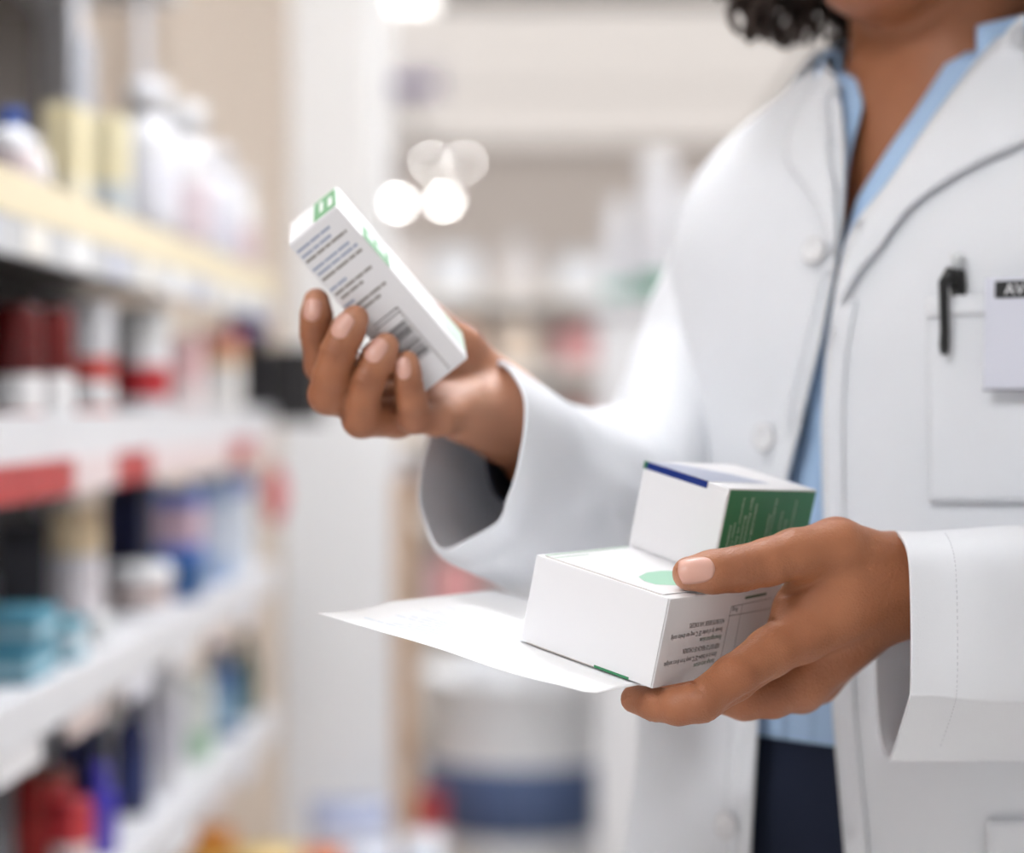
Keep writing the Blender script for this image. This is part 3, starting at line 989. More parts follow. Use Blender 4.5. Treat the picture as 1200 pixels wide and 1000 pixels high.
def paper_z(x, y):
    out = max(0.0, -0.004 - x)
    z = -0.0007 - (0.0016 * math.sin(out * 60) * math.sin(y * 55 + 0.6) + out * 0.03) * min(1.0, max(0.0, (y - 0.022) / 0.03))
    if y > 0.075:
        z -= 0.35 * (y - 0.075) ** 2
    return z + 0.0002


sg = []
M_faint = mat('faint_blue_ink', (224, 232, 241), .7, var=.04)
for k in range(15):
    x = -0.036 + k * 0.0042
    y0, y1 = 0.070 + 0.004 * (k % 3), 0.124 - 0.007 * (k % 4)
    yy = y0
    while yy < y1:
        ln = rnd.uniform(.003, .007)
        for t in range(2):
            ya, yb = yy + ln * t / 2, yy + ln * (t + 1) / 2
            sg.append((Vector((x, ya, paper_z(x, ya))), Vector((x, yb, paper_z(x, yb))), Vector((1, 0, 0)), .0009 if k < 8 else .0006))
        yy += ln + .0012
bars(pr, sg, M_faint, (0, 0, 1), 'faint_print')

# ================================================================ THE PERSON
PS = math.radians(47)
NF = np.array([-math.sin(PS), 0, -math.cos(PS)])      # the way the chest faces (camera frame)
LF = np.array([math.cos(PS), 0, -math.sin(PS)])       # towards the person's left
UP = np.array([0, -1.0, 0])
TC = np.array([0.262, 0.0, 1.152])                    # torso axis
_b = cvn(TC)
BASE = np.array([_b[0], _b[1], 0.0])


def skin_material():
    m = bpy.data.materials.new('skin')
    m.use_nodes = True
    nt = m.node_tree
    b = nt.nodes['Principled BSDF']
    L = nt.links.new
    tc = nt.nodes.new('ShaderNodeTexCoord')
    at = nt.nodes.new('ShaderNodeAttribute')
    at.attribute_name = 'palm'
    n1 = nt.nodes.new('ShaderNodeTexNoise')
    n1.inputs['Scale'].default_value = 45
    n1.inputs['Detail'].default_value = 5
    L(tc.outputs['Object'], n1.inputs['Vector'])
    m1 = nt.nodes.new('ShaderNodeMix')
    m1.data_type = 'RGBA'
    m1.inputs[6].default_value = lin((150, 92, 62))
    m1.inputs[7].default_value = lin((176, 116, 80))
    L(n1.outputs['Fac'], m1.inputs[0])
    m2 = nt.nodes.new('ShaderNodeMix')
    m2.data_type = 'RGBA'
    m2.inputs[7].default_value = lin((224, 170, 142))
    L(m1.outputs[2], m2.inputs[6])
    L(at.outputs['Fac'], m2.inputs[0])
    # creases and knuckles are darker skin
    at2 = nt.nodes.new('ShaderNodeAttribute')
    at2.attribute_name = 'knuckle'
    m3 = nt.nodes.new('ShaderNodeMix')
    m3.data_type = 'RGBA'
    m3.inputs[7].default_value = lin((122, 74, 52))
    L(m2.outputs[2], m3.inputs[6])
    L(at2.outputs['Fac'], m3.inputs[0])
    L(m3.outputs[2], b.inputs['Base Color'])
    b.inputs['Roughness'].default_value = 0.46
    b.inputs['Specular IOR Level'].default_value = 0.45
    b.inputs['Subsurface Weight'].default_value = 0.12
    b.inputs['Subsurface Radius'].default_value = (0.0035, 0.0014, 0.0008)
    b.inputs['Subsurface Scale'].default_value = 1.0
    v = nt.nodes.new('ShaderNodeTexVoronoi')
    v.feature = 'DISTANCE_TO_EDGE'
    v.inputs['Scale'].default_value = 620
    L(tc.outputs['Object'], v.inputs['Vector'])
    n2 = nt.nodes.new('ShaderNodeTexNoise')
    n2.inputs['Scale'].default_value = 380
    n2.inputs['Detail'].default_value = 6
    L(tc.outputs['Object'], n2.inputs['Vector'])
    ad = nt.nodes.new('ShaderNodeMath')
    ad.operation = 'ADD'
    L(v.outputs['Distance'], ad.inputs[0])
    L(n2.outputs['Fac'], ad.inputs[1])
    bp = nt.nodes.new('ShaderNodeBump')
    bp.inputs['Strength'].default_value = 0.32
    bp.inputs['Distance'].default_value = 0.001
    L(ad.outputs[0], bp.inputs['Height'])
    L(bp.outputs['Normal'], b.inputs['Normal'])
    return m


M_skin = skin_material()
M_nail = mat('nail', (212, 162, 146), 0.38, var=0.03, sub=0.1, coat=0.05)

mm = 0.001


def J(px, py, d, r):
    return (un(px, py, d), r * mm)


# -------- torso profile (camera frame height h above the optical axis)
TH = np.array([-0.66, -0.40, -0.25, -0.16, -0.05, 0.05, 0.10, 0.14, 0.165, 0.185, 0.20, 0.215])
TA = np.array([0.240, 0.222, 0.207, 0.200, 0.190, 0.190, 0.192, 0.186, 0.168, 0.138, 0.108, 0.085])
TB = np.array([0.195, 0.178, 0.165, 0.156, 0.143, 0.142, 0.132, 0.116, 0.100, 0.086, 0.076, 0.069])


def torso_ab(h):
    h = np.asarray(h, float)
    a = (np.interp(h - .012, TH, TA) + np.interp(h, TH, TA) + np.interp(h + .012, TH, TA)) / 3
    b = (np.interp(h - .012, TH, TB) + np.interp(h, TH, TB) + np.interp(h + .012, TH, TB)) / 3
    return a, b


def torso_pt(th, h, off=0.0):
    """th: angle from the front towards the person's left"""
    th, h = np.broadcast_arrays(np.asarray(th, float), np.asarray(h, float))
    a, b = torso_ab(h)
    a, b = a + off, b + off
    p = 2.25
    r = (np.abs(np.cos(th) / b) ** p + np.abs(np.sin(th) / a) ** p) ** (-1 / p)
    return TC + NF * (np.cos(th) * r)[..., None] + LF * (np.sin(th) * r)[..., None] + UP * h[..., None]


def sd_torso(X, off):
    h = -X[:, 1]
    q = X - TC
    f, l = q @ NF, q @ LF
    hh = np.clip(h, -0.30, 0.195)
    a, b = torso_ab(hh)
    a, b = a + off, b + off
    k = np.sqrt((f / b) ** 2 + (l / a) ** 2)
    d = (k - 1) * np.minimum(a, b)
    dv = np.maximum(h - 0.19, -0.32 - h)
    return np.maximum(d, dv)


# -------- arms and hands
L_ELB, L_SH = np.array([0.405, 0.10, 1.0]), TC + LF * 0.165 + UP * 0.135
R_ELB, R_SH = un(785, 655, 1.15), un(880, 270, 1.225)
left_fore = [J(1062, 686, .915, 21), J(1110, 690, .92, 19.5), J(1200, 708, .94, 20), (L_ELB, .027)]
right_fore = [J(600, 492, 1.020, 19.5), J(640, 534, 1.045, 20), (R_ELB * .45 + un(604, 489, 1.022) * .55 + np.array([0, .016, 0]), .022), (R_ELB, .032)]

LH = dict(
    thumb=[J(1035, 667, .905, 16), J(980, 642, .890, 12.8), J(930, 650, .880, 10.6), J(900, 659, .875, 9.8), J(866, 667, .870, 9.7), J(835, 670.5, .867, 8.8), J(808, 672.5, .865, 7.4)],
    index=[J(938, 742, .888, 12.6), J(902, 765, .876, 10.6), J(860, 795, .862, 9.6), J(822, 822, .853, 8.8), J(795, 828, .856, 7.8), J(768, 826, .863, 7.0), J(744, 819.5, .870, 6.2)],
    middle=[J(940, 799, .908, 12), J(905, 815, .903, 10), J(872, 820, .90, 9), J(815, 809, .905, 7.6), J(775, 798.5, .915, 6.4)],
    ring=[J(938, 805, .928, 11.4), J(868, 813, .922, 8.4), J(812, 800, .93, 7.2), J(775, 790, .94, 6.0)],
    pinky=[J(957, 798, .945, 10.2), J(900, 806, .942, 7.4), J(860, 801, .95, 6.4), J(830, 791, .958, 5.4)])


def left_hand(X):
    w = un(1068, 684, .916)
    palm = chain(X, [J(1080, 684, .918, 21), J(1040, 680, .912, 18), J(985, 692, .897, 17)], .006)
    for f, wr, r0 in (('index', (1062, 680, .908), 15), ('middle', (1062, 688, .914), 15), ('ring', (1064, 690, .922), 14), ('pinky', (1066, 690, .93), 13)):
        palm = smin(palm, sd_cone(X, un(*wr), LH[f][0][0], r0 * mm, LH[f][0][1]), .009)
    th = chain(X, LH['thumb'], .004)
    d = smin(palm, th, .007)
    # web between thumb and index
    d = smin(d, sd_cone(X, un(950, 690, .892), un(932, 712, .892), .0105, .010), .008)
    fg = None
    for f in ('index', 'middle', 'ring', 'pinky'):
        e = chain(X, LH[f], .003)
        fg = e if fg is None else smin(fg, e, .0012)
    d = smin(d, fg, .005)
    d = smin(d, chain(X, left_fore, .01), .010)
    # thumb pad, creases
    for p, ax, w_, dep in LCRE:
        s = (X - p) @ ax
        rr = ((X - p) ** 2).sum(1)
        d = d + dep * np.exp(-(s / w_) ** 2) * np.exp(-rr / (0.013 ** 2))
    for g in LGRV:
        d = smax(d, -chain(X, g, .001), .002)
    return d


LGRV = []


def trace(fun, px, py, d0, d1):
    """depth at which the ray through a pixel enters a body"""
    ds = np.linspace(d0, d1, 400)
    v = fun(np.array([un(px, py, d) for d in ds]))
    k = np.where(v < 0)[0]
    return ds[k[0]] if len(k) else None


def smax(a, b, k):
    return -smin(-a, -b, k)


def unit(v):
    return v / np.linalg.norm(v)


def crease(ch, i, w_=.0010, dep=.0007):
    a, b, c = ch[i - 1][0], ch[i][0], ch[min(i + 1, len(ch) - 1)][0]
    return (ch[i][0], unit(c - a), w_, dep)


LCRE = []
for off_ in (-.003, 0, .003):
    for f, i in (('thumb', 4), ('thumb', 4), ('index', 3), ('index', 5)):
        p, ax, w_, dp = crease(LH[f], i)
        LCRE.append((p + ax * off_, ax, w_, dp * (1 if off_ == 0 else .6)))

def groove(fun, pts, d0, d1):
    out = []
    for px, py, r in pts:
        d = trace(fun, px, py, d0, d1)
        if d is not None:
            out.append((un(px, py, d), r * mm))
    return out


_g = [groove(left_hand, g, .80, .96) for g in (
    [(908, 697, .7), (916, 696, 1.3), (930, 693, 1.3), (944, 688, .9), (958, 681, .3)],     # fold under the thumb
    [(806, 800, .4), (814, 803, .7), (822, 810, .3)],                                     # bend of the index finger
    [(852, 830, .5), (872, 818, 1.1), (890, 806, 1.0), (905, 796, .5)],                    # between index and middle finger
    [(892, 722, .3), (900, 727, .7), (912, 730, .3)])]
LGRV.extend(g for g in _g if len(g) > 1)

RH = dict(
    thumb=[J(572, 452, 1.03, 15.5), J(540, 408, 1.018, 11.5), J(500, 376, 1.010, 9.8), J(462, 352, 1.002, 9.2), J(430, 310, .992, 7.4)],
    index=[J(497, 440, 1.018, 10.4), J(436, 440, .998, 9.2), J(379, 428, .965, 8.9), J(371, 390, .957, 7.6), J(371, 370, .955, 7.3), J(371, 353, .955, 6.2)],
    middle=[J(495, 465, 1.004, 10.4), J(430, 474, .967, 9.4), J(384, 463, .944, 9.0), J(388, 440, .939, 8.3), J(396, 413, .937, 8.1), J(407, 389, .9365, 7.8), J(416, 374, .9365, 6.5)],
    ring=[J(515, 474, .995, 10.6), J(465, 490, .968, 9.4), J(423, 491, .949, 8.7), J(424, 470, .944, 8.0), J(431, 446, .941, 7.9), J(443, 420, .941, 7.7), J(452, 406, .9415, 6.4)],
    pinky=[J(540, 484, .995, 10), J(512, 490, .97, 8.6), J(485, 489, .955, 7.6), J(482, 470, .949, 6.9), J(479, 452, .946, 6.5), J(476.5, 434, .946, 6.2), J(477, 424, .946, 5.3)])


def right_hand(X):
    palm = chain(X, [J(603, 491, 1.022, 19.5), J(585, 483, 1.02, 19.5), J(552, 478, 1.008, 15)], .008)
    for f, wr, r0 in (('index', (590, 465, 1.03), 14), ('middle', (592, 475, 1.028), 14), ('ring', (594, 485, 1.024), 14), ('pinky', (594, 494, 1.02), 14)):
        palm = smin(palm, sd_cone(X, un(*wr), RH[f][0][0], r0 * mm, RH[f][0][1]), .009)
    palm = smin(palm, sd_cone(X, un(590, 498, 1.012), un(545, 490, .995), .0145, .0105), .010)
    d = smin(palm, chain(X, RH['thumb'], .004), .008)
    fg = None
    for f in ('index', 'middle', 'ring', 'pinky'):
        e = chain(X, RH[f], .003)
        fg = e if fg is None else smin(fg, e, .0012)
    d = smin(d, fg, .004)
    d = smin(d, chain(X, right_fore, .01), .010)
    for p, ax, w_, dep in RCRE:
        s = (X - p) @ ax
        rr = ((X - p) ** 2).sum(1)
        d = d + dep * np.exp(-(s / w_) ** 2) * np.exp(-rr / (0.012 ** 2))
    return d


RCRE = []
for off_ in (-.0022, .0014):
    for f, i in (('middle', 4), ('ring', 4), ('pinky', 4), ('index', 3)):
        p, ax, w_, dp = crease(RH[f], i)
        RCRE.append((p + ax * off_, ax, w_, dp * .9))

HC = TC + NF * 0.046 + UP * 0.332         # middle of the head
HF = unit(NF + UP * -0.12)                # the head looks slightly down
HU = unit(UP + NF * 0.12)


def hp(f, l, u):
    return HC + HF * f + LF * l + HU * u


def body_sd(X):
    d = sd_torso(X, -0.024)
    nk = sd_cone(X, TC + NF * 0.005 + UP * 0.15, TC + NF * 0.025 + UP * 0.30, .060, .052)
    d = smin(d, nk, .035)
    # collar bones
    for s in (-1, 1):
        d = smin(d, sd_cone(X, TC + NF * .062 + LF * s * .012 + UP * .155, TC + NF * .035 + LF * s * .13 + UP * .168, .008, .009), .02)
        # sternomastoid
        d = smin(d, sd_cone(X, TC + NF * .068 + LF * s * .008 + UP * .155, TC + NF * .02 + LF * s * .055 + UP * .28, .007, .012), .02)
    # head
    h = sd_cone(X, hp(-.02, 0, .035), hp(.015, 0, .045), .078, .075)
    h = smin(h, sd_cone(X, hp(.03, 0, -.01), hp(.052, 0, -.075), .060, .026), .03)
    for s in (-1, 1):
        h = smin(h, sd_cone(X, hp(-.005, s * .052, -.045), hp(.055, s * .012, -.083), .016, .017), .02)
        h = smin(h, sd_cone(X, hp(.062, s * .038, -.005), hp(.066, s * .030, -.018), .020, .016), .02)     # cheek
        h = smin(h, sd_cone(X, hp(-.012, s * .078, .012), hp(-.018, s * .080, -.018), .010, .007), .006)   # ear
        h = np.maximum(h, -(np.linalg.norm(X - hp(.094, s * .031, .012), axis=1) - .012))                  # eye socket
        h = smin(h, np.linalg.norm(X - hp(.074, s * .031, .011), axis=1) - .0125, .003)                    # eye
        h = smin(h, sd_cone(X, hp(.085, s * .014, .028), hp(.080, s * .042, .030), .006, .005), .008)      # brow
        h = smin(h, sd_cone(X, hp(.095, s * .010, -.026), hp(.090, s * .013, -.026), .006, .006), .005)    # nostril
    h = smin(h, sd_cone(X, hp(.086, 0, .018), hp(.103, 0, -.022), .007, .0095), .008)                      # nose
    h = smin(h, sd_cone(X, hp(.084, -.018, -.050), hp(.084, .018, -.050), .006, .006), .006)               # lips
    h = smin(h, sd_cone(X, hp(.083, -.016, -.060), hp(.083, .016, -.060), .0065, .0065), .004)
    d = smin(d, h, .018)
    # upper arms
    for sh_, el, fore in ((L_SH, L_ELB, left_fore), (R_SH, R_ELB, right_fore)):
        d = smin(d, sd_cone(X, sh_, el, .036, .030), .02)
        d = smin(d, chain(X, fore[1:], .01), .02)
    return d


def bounds(pts, pad):
    P = np.array(pts)
    return P.min(0) - pad, P.max(0) + pad


VV, FF, PALM, KN = [], [], [], []
nb = 0
hand_parts = []
for fun, H, fore, kind in ((left_hand, LH, left_fore, 'L'), (right_hand, RH, right_fore, 'R')):
    pts = [p for ch in H.values() for p, r in ch] + [fore[0][0], fore[2][0] if kind == 'L' else fore[1][0]]
    lo, hi = bounds(pts, 0.024)
    V, F = surface_nets(fun, lo, hi, 0.00115)
    V = relax(V, F, 2, .45)
    hand_parts.append((V, F))
lo, hi = np.array([-0.02, -0.50, 0.90]), np.array([0.50, 0.34, 1.42])
V, F = surface_nets(body_sd, lo, hi, 0.0055)
V = relax(V, F, 3, .45)
hand_parts.append((V, F))
for k, (V, F) in enumerate(hand_parts):
    palm = np.zeros(len(V))
    kn = np.zeros(len(V))
    if k == 1:      # paler palm skin and finger pads; light on the heel painted in
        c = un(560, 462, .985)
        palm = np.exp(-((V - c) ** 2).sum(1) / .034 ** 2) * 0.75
        for f in ('middle', 'ring', 'pinky', 'index'):
            tip = RH[f][-1][0]
            palm = np.maximum(palm, 0.5 * np.exp(-((V - tip) ** 2).sum(1) / .009 ** 2))
            kn = np.maximum(kn, 0.55 * np.exp(-((V - RH[f][4 if f != 'index' else 3][0] - np.array([0, 0, -.008])) ** 2).sum(1) / .0062 ** 2))
            kn = np.maximum(kn, 0.4 * np.exp(-((V - RH[f][2][0]) ** 2).sum(1) / .013 ** 2))
    if k == 0:
        for f, i, r in (('thumb', 4, .010), ('index', 3, .009), ('middle', 1, .012)):
            kn = np.maximum(kn, 0.35 * np.exp(-((V - LH[f][i][0] - np.array([0, 0, -.006])) ** 2).sum(1) / r ** 2))
        for p_, r_, a_ in ((LH['thumb'][-1][0] + np.array([-.001, .006, 0]), .009, .5), (LH['index'][-1][0], .008, .2)):
            palm = np.maximum(palm, a_ * np.exp(-((V - p_) ** 2).sum(1) / r_ ** 2))
    VV.append(cvn(V) - BASE)
    FF.append(F + nb)
    PALM.append(palm)
    KN.append(kn)
    nb += len(V)
VV, FF = np.concatenate(VV), np.concatenate(FF)
me = bpy.data.meshes.new('person')
me.vertices.add(len(VV))
me.vertices.foreach_set('co', VV.astype(np.float32).ravel())
me.loops.add(len(FF) * 4)
me.loops.foreach_set('vertex_index', FF.astype(np.int32).ravel())
me.polygons.add(len(FF))
me.polygons.foreach_set('loop_start', np.arange(0, len(FF) * 4, 4, dtype=np.int32))
me.update(calc_edges=True)
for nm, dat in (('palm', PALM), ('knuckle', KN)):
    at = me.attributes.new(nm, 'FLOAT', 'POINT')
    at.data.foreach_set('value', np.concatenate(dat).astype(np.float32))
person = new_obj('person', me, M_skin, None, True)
person.location = BASE
tag(person, 'person in white lab coat over a light blue shirt, holding medicine cartons in both hands', 'person')
BV = BVHTree.FromPolygons([tuple(v + BASE) for v in hand_parts and np.concatenate([cvn(p[0]) - BASE for p in hand_parts[:2]])],
                          [tuple(f) for f in np.concatenate([hand_parts[0][1], hand_parts[1][1] + len(hand_parts[0][0])])])


def pchild(name, Vw, F, m, parent=None, smooth=True):
    """child mesh of the person from world-space vertices"""
    me = mesh_np(name, np.asarray(Vw) - BASE, F)
    o = new_obj(name, me, m, parent or person, smooth)
    return o


def gridF(nv, nu, closed_u=False):
    F = []
    for j in range(nv - 1):
        for i in range(nu if closed_u else nu - 1):
            i2 = (i + 1) % nu
            F.append((j * nu + i, j * nu + i2, (j + 1) * nu + i2, (j + 1) * nu + i))
    return F


def nail(c, tdir, ndir, L, Wd, name_label=None):
    """nail plate laid on the finger: c centre (camera frame), tdir to the tip, ndir outwards"""
    tdir = unit(np.asarray(tdir, float))
    ndir = np.asarray(ndir, float)
    ndir = unit(ndir - tdir * (ndir @ tdir))
    sdir = np.cross(tdir, ndir)
    nv, nu = 13, 13
    V = []
    for j in range(nv):
        t = -1 + 2 * j / (nv - 1)
        for i in range(nu):
            s = -1 + 2 * i / (nu - 1)
            # square to rounded outline
            wv = (1 - 0.28 * max(0, -t) ** 3 - 0.16 * max(0, t) ** 4)
            tt = t * (1 - 0.20 * s * s)
            p = c + tdir * (tt * L / 2) + sdir * (s * wv * Wd / 2)
            o = cv(p + ndir * 0.0105)
            dr = (cv(p) - o).normalized()
            hit = BV.ray_cast(o, dr, 0.05)
            edge = max(abs(s) ** 4, max(0, -t) ** 4)
            lift = 0.0006 - 0.0008 * edge + (0.0004 * max(0, t) ** 3)
            if hit[0] is None:
                q = np.array(cv(p))
            else:
                q = np.array(hit[0]) - np.array(dr) * lift
            V.append(q)
    V = np.array(V)
    # regularise: smooth the grid a little
    G = V.reshape(nv, nu, 3)
    for _ in range(2):
        G2 = G.copy()
        G2[1:-1, 1:-1] = (G[:-2, 1:-1] + G[2:, 1:-1] + G[1:-1, :-2] + G[1:-1, 2:] + 2 * G[1:-1, 1:-1]) / 6
        G = G2
    o = pchild('fingernail', G.reshape(-1, 3), gridF(nv, nu), M_nail)
    solidify(o, 0.0005, 0)
    return o


def dirpx(a, b):
    return un(b[0], b[1], b[2]) - un(a[0], a[1], a[2])


cm_ = np.array([0, 0, -1.0])
nail(un(811, 671.5, .866), dirpx((866, 667, .870), (808, 673, .866)), (0, -.22, -1), .0150, .0112)
nail(un(408, 385, .9365), dirpx((396, 413, .937), (416, 371, .9365)), (-.30, -.20, -1), .0125, .0092)
nail(un(446, 414, .941), dirpx((431, 446, .941), (452, 404, .9415)), (-.28, -.15, -1), .0125, .0090)
nail(un(475, 432, .946), dirpx((479, 452, .946), (475, 424, .946)), (-.12, -.10, -1), .0105, .0070)
nail(un(370, 362, .955), dirpx((371, 390, .957), (371, 353, .955)), (-.15, -.10, -1), .0105, .0085)

# ---------------------------------------------------------------- clothing
def cloth_mat(name, rgb, rough=0.85, bscale=1400, bump=0.18):
    m = mat(name, rgb, rough, spec=0.25, var=0.025, vscale=25, bump=bump, bscale=bscale, sheen=0.08)
    return m


def let_through(m, k):
    """thin cotton lets some light through"""
    nt = m.node_tree
    out = nt.nodes['Material Output']
    b = nt.nodes['Principled BSDF']
    tr = nt.nodes.new('ShaderNodeBsdfTranslucent')
    mx = nt.nodes.new('ShaderNodeMixShader')
    mx.inputs[0].default_value = k
    src = b.inputs['Base Color'].links[0].from_socket
    nt.links.new(src, tr.inputs['Color'])
    nt.links.new(b.outputs[0], mx.inputs[1])
    nt.links.new(tr.outputs[0], mx.inputs[2])
    nt.links.new(mx.outputs[0], out.inputs['Surface'])
    return m


M_coat = cloth_mat('coat_cotton', (242, 244, 248))
M_shirt = cloth_mat('shirt_cotton', (172, 200, 232), bump=0.1)
M_trouser = cloth_mat('trouser_cloth', (28, 36, 56), bump=0.1)
M_cuff_shade = cloth_mat('shaded_cuff_cloth', (52, 58, 78))
let_through(M_coat, 0.19)
M_button = mat('coat_button', (226, 226, 228), 0.3, var=.03)


def cp(px, h_, d):
    return un(px, h_, d)


def px_of(P):
    return 600 + P[..., 0] / P[..., 2] * FPX, 500 + P[..., 1] / P[..., 2] * FPX


def edge_theta(h, off, pts):
    th = np.radians(np.linspace(-75, 95, 700))
    P = torso_pt(th, h, off)
    x, y = px_of(P)
    e = np.interp(y, [p[0] for p in pts], [p[1] for p in pts])
    s = x - e
    k = np.where((s[:-1] < 0) & (s[1:] >= 0))[0]
    if len(k) == 0:
        return th[np.argmin(np.abs(s))]
    k = k[0]
    return th[k] + (th[k + 1] - th[k]) * (-s[k]) / (s[k + 1] - s[k])


ER = [(-100, 960), (60, 966), (90, 975), (122, 986), (170, 990), (200, 990), (256, 988), (290, 984), (320, 978), (400, 962), (490, 940), (580, 918), (700, 900), (830, 888), (1000, 880), (1300, 872), (2000, 866)]
EL = [(-100, 1310), (13, 1200), (67, 1147), (134, 1096), (218, 1038), (259, 1003), (288, 990), (330, 981), (420, 968), (500, 963), (600, 965), (720, 970), (840, 976), (1000, 990), (1300, 1010), (2000, 1030)]
SR = [(-100, 960), (60, 985), (90, 1003), (122, 1012), (166, 1000), (205, 993), (256, 988), (300, 986), (320, 992), (560, 965), (900, 955), (1300, 950)]
SL = [(-100, 1200), (40, 1135), (77, 1107), (122, 1078), (179, 1038), (230, 1006), (265, 994), (300, 984), (320, 972), (560, 930), (900, 915), (1300, 910)]


def wrap_sheet(h0, h1, nh, nt, off, eR, eL, folds=0.0):
    hs = np.linspace(h0, h1, nh)
    G = np.zeros((nh, nt, 3))
    for j, h in enumerate(hs):
        tr, tl = edge_theta(h, off, eR), edge_theta(h, off, eL)
        s = np.linspace(0, 1, nt)
        th = tl + (2 * math.pi + tr - tl) * s         # from the left edge round the back to the right edge
        P = torso_pt(th, h, off)
        if folds:
            n = P - (TC + UP * h)
            n[:, 1] = 0
            n /= np.linalg.norm(n, axis=1)[:, None]
            fade = np.clip(np.minimum(s, 1 - s) * 14, 0.15, 1)
            hang = np.clip((0.10 - h) / 0.35, 0.15, 1.0)
            d = folds * hang * fade * (np.sin(th * 9 + 6 * h + 1.5 * np.sin(h * 9)) * 0.6 + vnoise(P, 38, 1.3) * 0.7)
            P = P + n * d[:, None]
        G[j] = P
    return G


G = wrap_sheet(-0.66, 0.205, 120, 150, 0.0, ER, EL, 0.0045)
coat = pchild('lab_coat', cvn(G.reshape(-1, 3)), gridF(120, 150), M_coat)
coat['label'] = 'white buttoned lab coat worn open'
solidify(coat, 0.0016, 0)
CB = BVHTree.FromPolygons([tuple(v) for v in cvn(G.reshape(-1, 3))], gridF(120, 150))
GS = wrap_sheet(-0.165, 0.20, 70, 110, -0.010, SR, SL, 0.0015)
shirt = pchild('shirt', cvn(GS.reshape(-1, 3)), gridF(70, 110), M_shirt)
solidify(shirt, 0.001, 0)
CAMO = Vector(cam.location)


def cast(px, py, off=0.0, bv=None, along=False):
    """pixel -> point on the coat, pushed off it along the normal, and that normal"""
    tgt = cv(un(px, py, 1.0))
    dr = (tgt - CAMO).normalized()
    hit = (bv or CB).ray_cast(CAMO, dr, 3.0)
    if hit[0] is None:
        return None, None
    n = hit[1]
    if n.dot(dr) > 0:
        n = -n
    if along:       # keep the place in the outline: come off the cloth towards the viewer side
        return hit[0] - dr * (off / max(0.6, -n.dot(dr))), n
    return hit[0] + n * off, n


def cast_safe(px, py, off, fb):
    p, n = cast(px, py, off, None, True)
    if p is None:
        for k in range(1, 16):
            for dx in (2.5 * k, -2.5 * k):
                p, n = cast(px + dx, py, off, None, True)
                if p is not None:
                    d = -(CM.inverted() @ p).z
                    return np.array(cv(un(px, py, d)))
        return np.array(cv(un(px, py, fb)))
    return np.array(p)


def patch(name, inner, outer, nv, nu, off, m, parent, fb=1.05, bulge=0.0):
    """ruled patch between two pixel polylines, laid on the coat"""
    a, b = cat_open(inner, nv), cat_open(outer, nv)
    G = np.zeros((nv, nu, 3))
    for j in range(nv):
        for i in range(nu):
            t = i / (nu - 1)
            q = a[j] * (1 - t) + b[j] * t
            G[j, i] = cast_safe(q[0], q[1], off + bulge * math.sin(math.pi * t), fb)
    for _ in range(3):
        G2 = G.copy()
        G2[1:-1, 1:-1] = (G[:-2, 1:-1] + G[2:, 1:-1] + G[1:-1, :-2] + G[1:-1, 2:]) / 4
        G = G2
    o = pchild(name, G.reshape(-1, 3), gridF(nv, nu), m, parent)
    solidify(o, 0.0014, 0)
    return o


# lapels: the inner polyline runs along the turned edge, the outer one along the free edge
patch('lapel', [(982, 345), (990, 290), (1004, 262), (1040, 220), (1098, 136), (1149, 70), (1200, 16)],
      [(984, 356), (1004, 322), (1030, 290), (1065, 244), (1108, 212), (1155, 186), (1215, 160)], 30, 12, 0.0055, M_coat, coat, 1.03, 0.0015)
patch('lapel', [(982, 320), (991, 285), (995, 250), (996, 200), (993, 150), (984, 105), (977, 85)],
      [(977, 319), (970, 280), (962, 250), (945, 220), (921, 190), (925, 150), (940, 120)], 26, 12, 0.0040, M_coat, coat, 1.12, 0.0015)
# front edge facings with their stitching
patch('front_facing', [(982, 352), (968, 420), (963, 500), (965, 600), (970, 720), (976, 840), (984, 930), (992, 1010), (1002, 1150)],
      [(1004, 352), (992, 420), (988, 500), (990, 600), (996, 720), (1003, 840), (1011, 930), (1019, 1010), (1030, 1150)], 40, 6, 0.0022, M_coat, coat)
patch('front_facing', [(980, 318), (962, 400), (940, 490), (918, 580), (900, 700), (888, 830), (880, 1000), (876, 1150)],
      [(962, 318), (940, 400), (916, 490), (893, 580), (873, 700), (858, 830), (848, 1000), (842, 1150)], 40, 6, 0.0022, M_coat, coat, 1.12)
# pockets
pk = patch('chest_pocket', [(1086, 350), (1086, 420), (1087, 500), (1089, 590)], [(1290, 338), (1290, 420), (1288, 500), (1286, 590)], 20, 20, 0.0032, M_coat, coat, 1.0)
patch('pocket_hem', [(1086, 349), (1086, 372)], [(1290, 337), (1290, 362)], 5, 20, 0.0046, M_coat, coat, 1.0)
patch('side_pocket', [(1155, 963), (1156, 1060), (1157, 1150)], [(1330, 955), (1330, 1060), (1330, 1150)], 14, 14, 0.004, M_coat, coat, 1.0)


def disc_on(name, px, py, r, parent, m, off=0.0):
    p, n = cast(px, py, off)
    z = n
    x = z.orthogonal().normalized()
    y = z.cross(x)
    V, F = [], []
    prof = [(r * .96, 0), (r, .0008), (r * .97, .0022), (r * .8, .0026), (r * .7, .0018), (0.0001, .0016)]
    seg = 20
    for rr, hh in prof:
        for k in range(seg):
            a = 2 * math.pi * k / seg
            V.append(p + x * (rr * math.cos(a)) + y * (rr * math.sin(a)) + z * hh)
    for i in range(len(prof) - 1):
        for k in range(seg):
            F.append((i * seg + k, i * seg + (k + 1) % seg, (i + 1) * seg + (k + 1) % seg, (i + 1) * seg + k))
    o = pchild(name, np.array([tuple(v) for v in V]), F, m, parent)
    return o


for px, py in ((959, 296), (901, 513), (878, 745), (857, 968)):
    disc_on('button', px, py, 0.0078, coat, M_button, 0.0030)


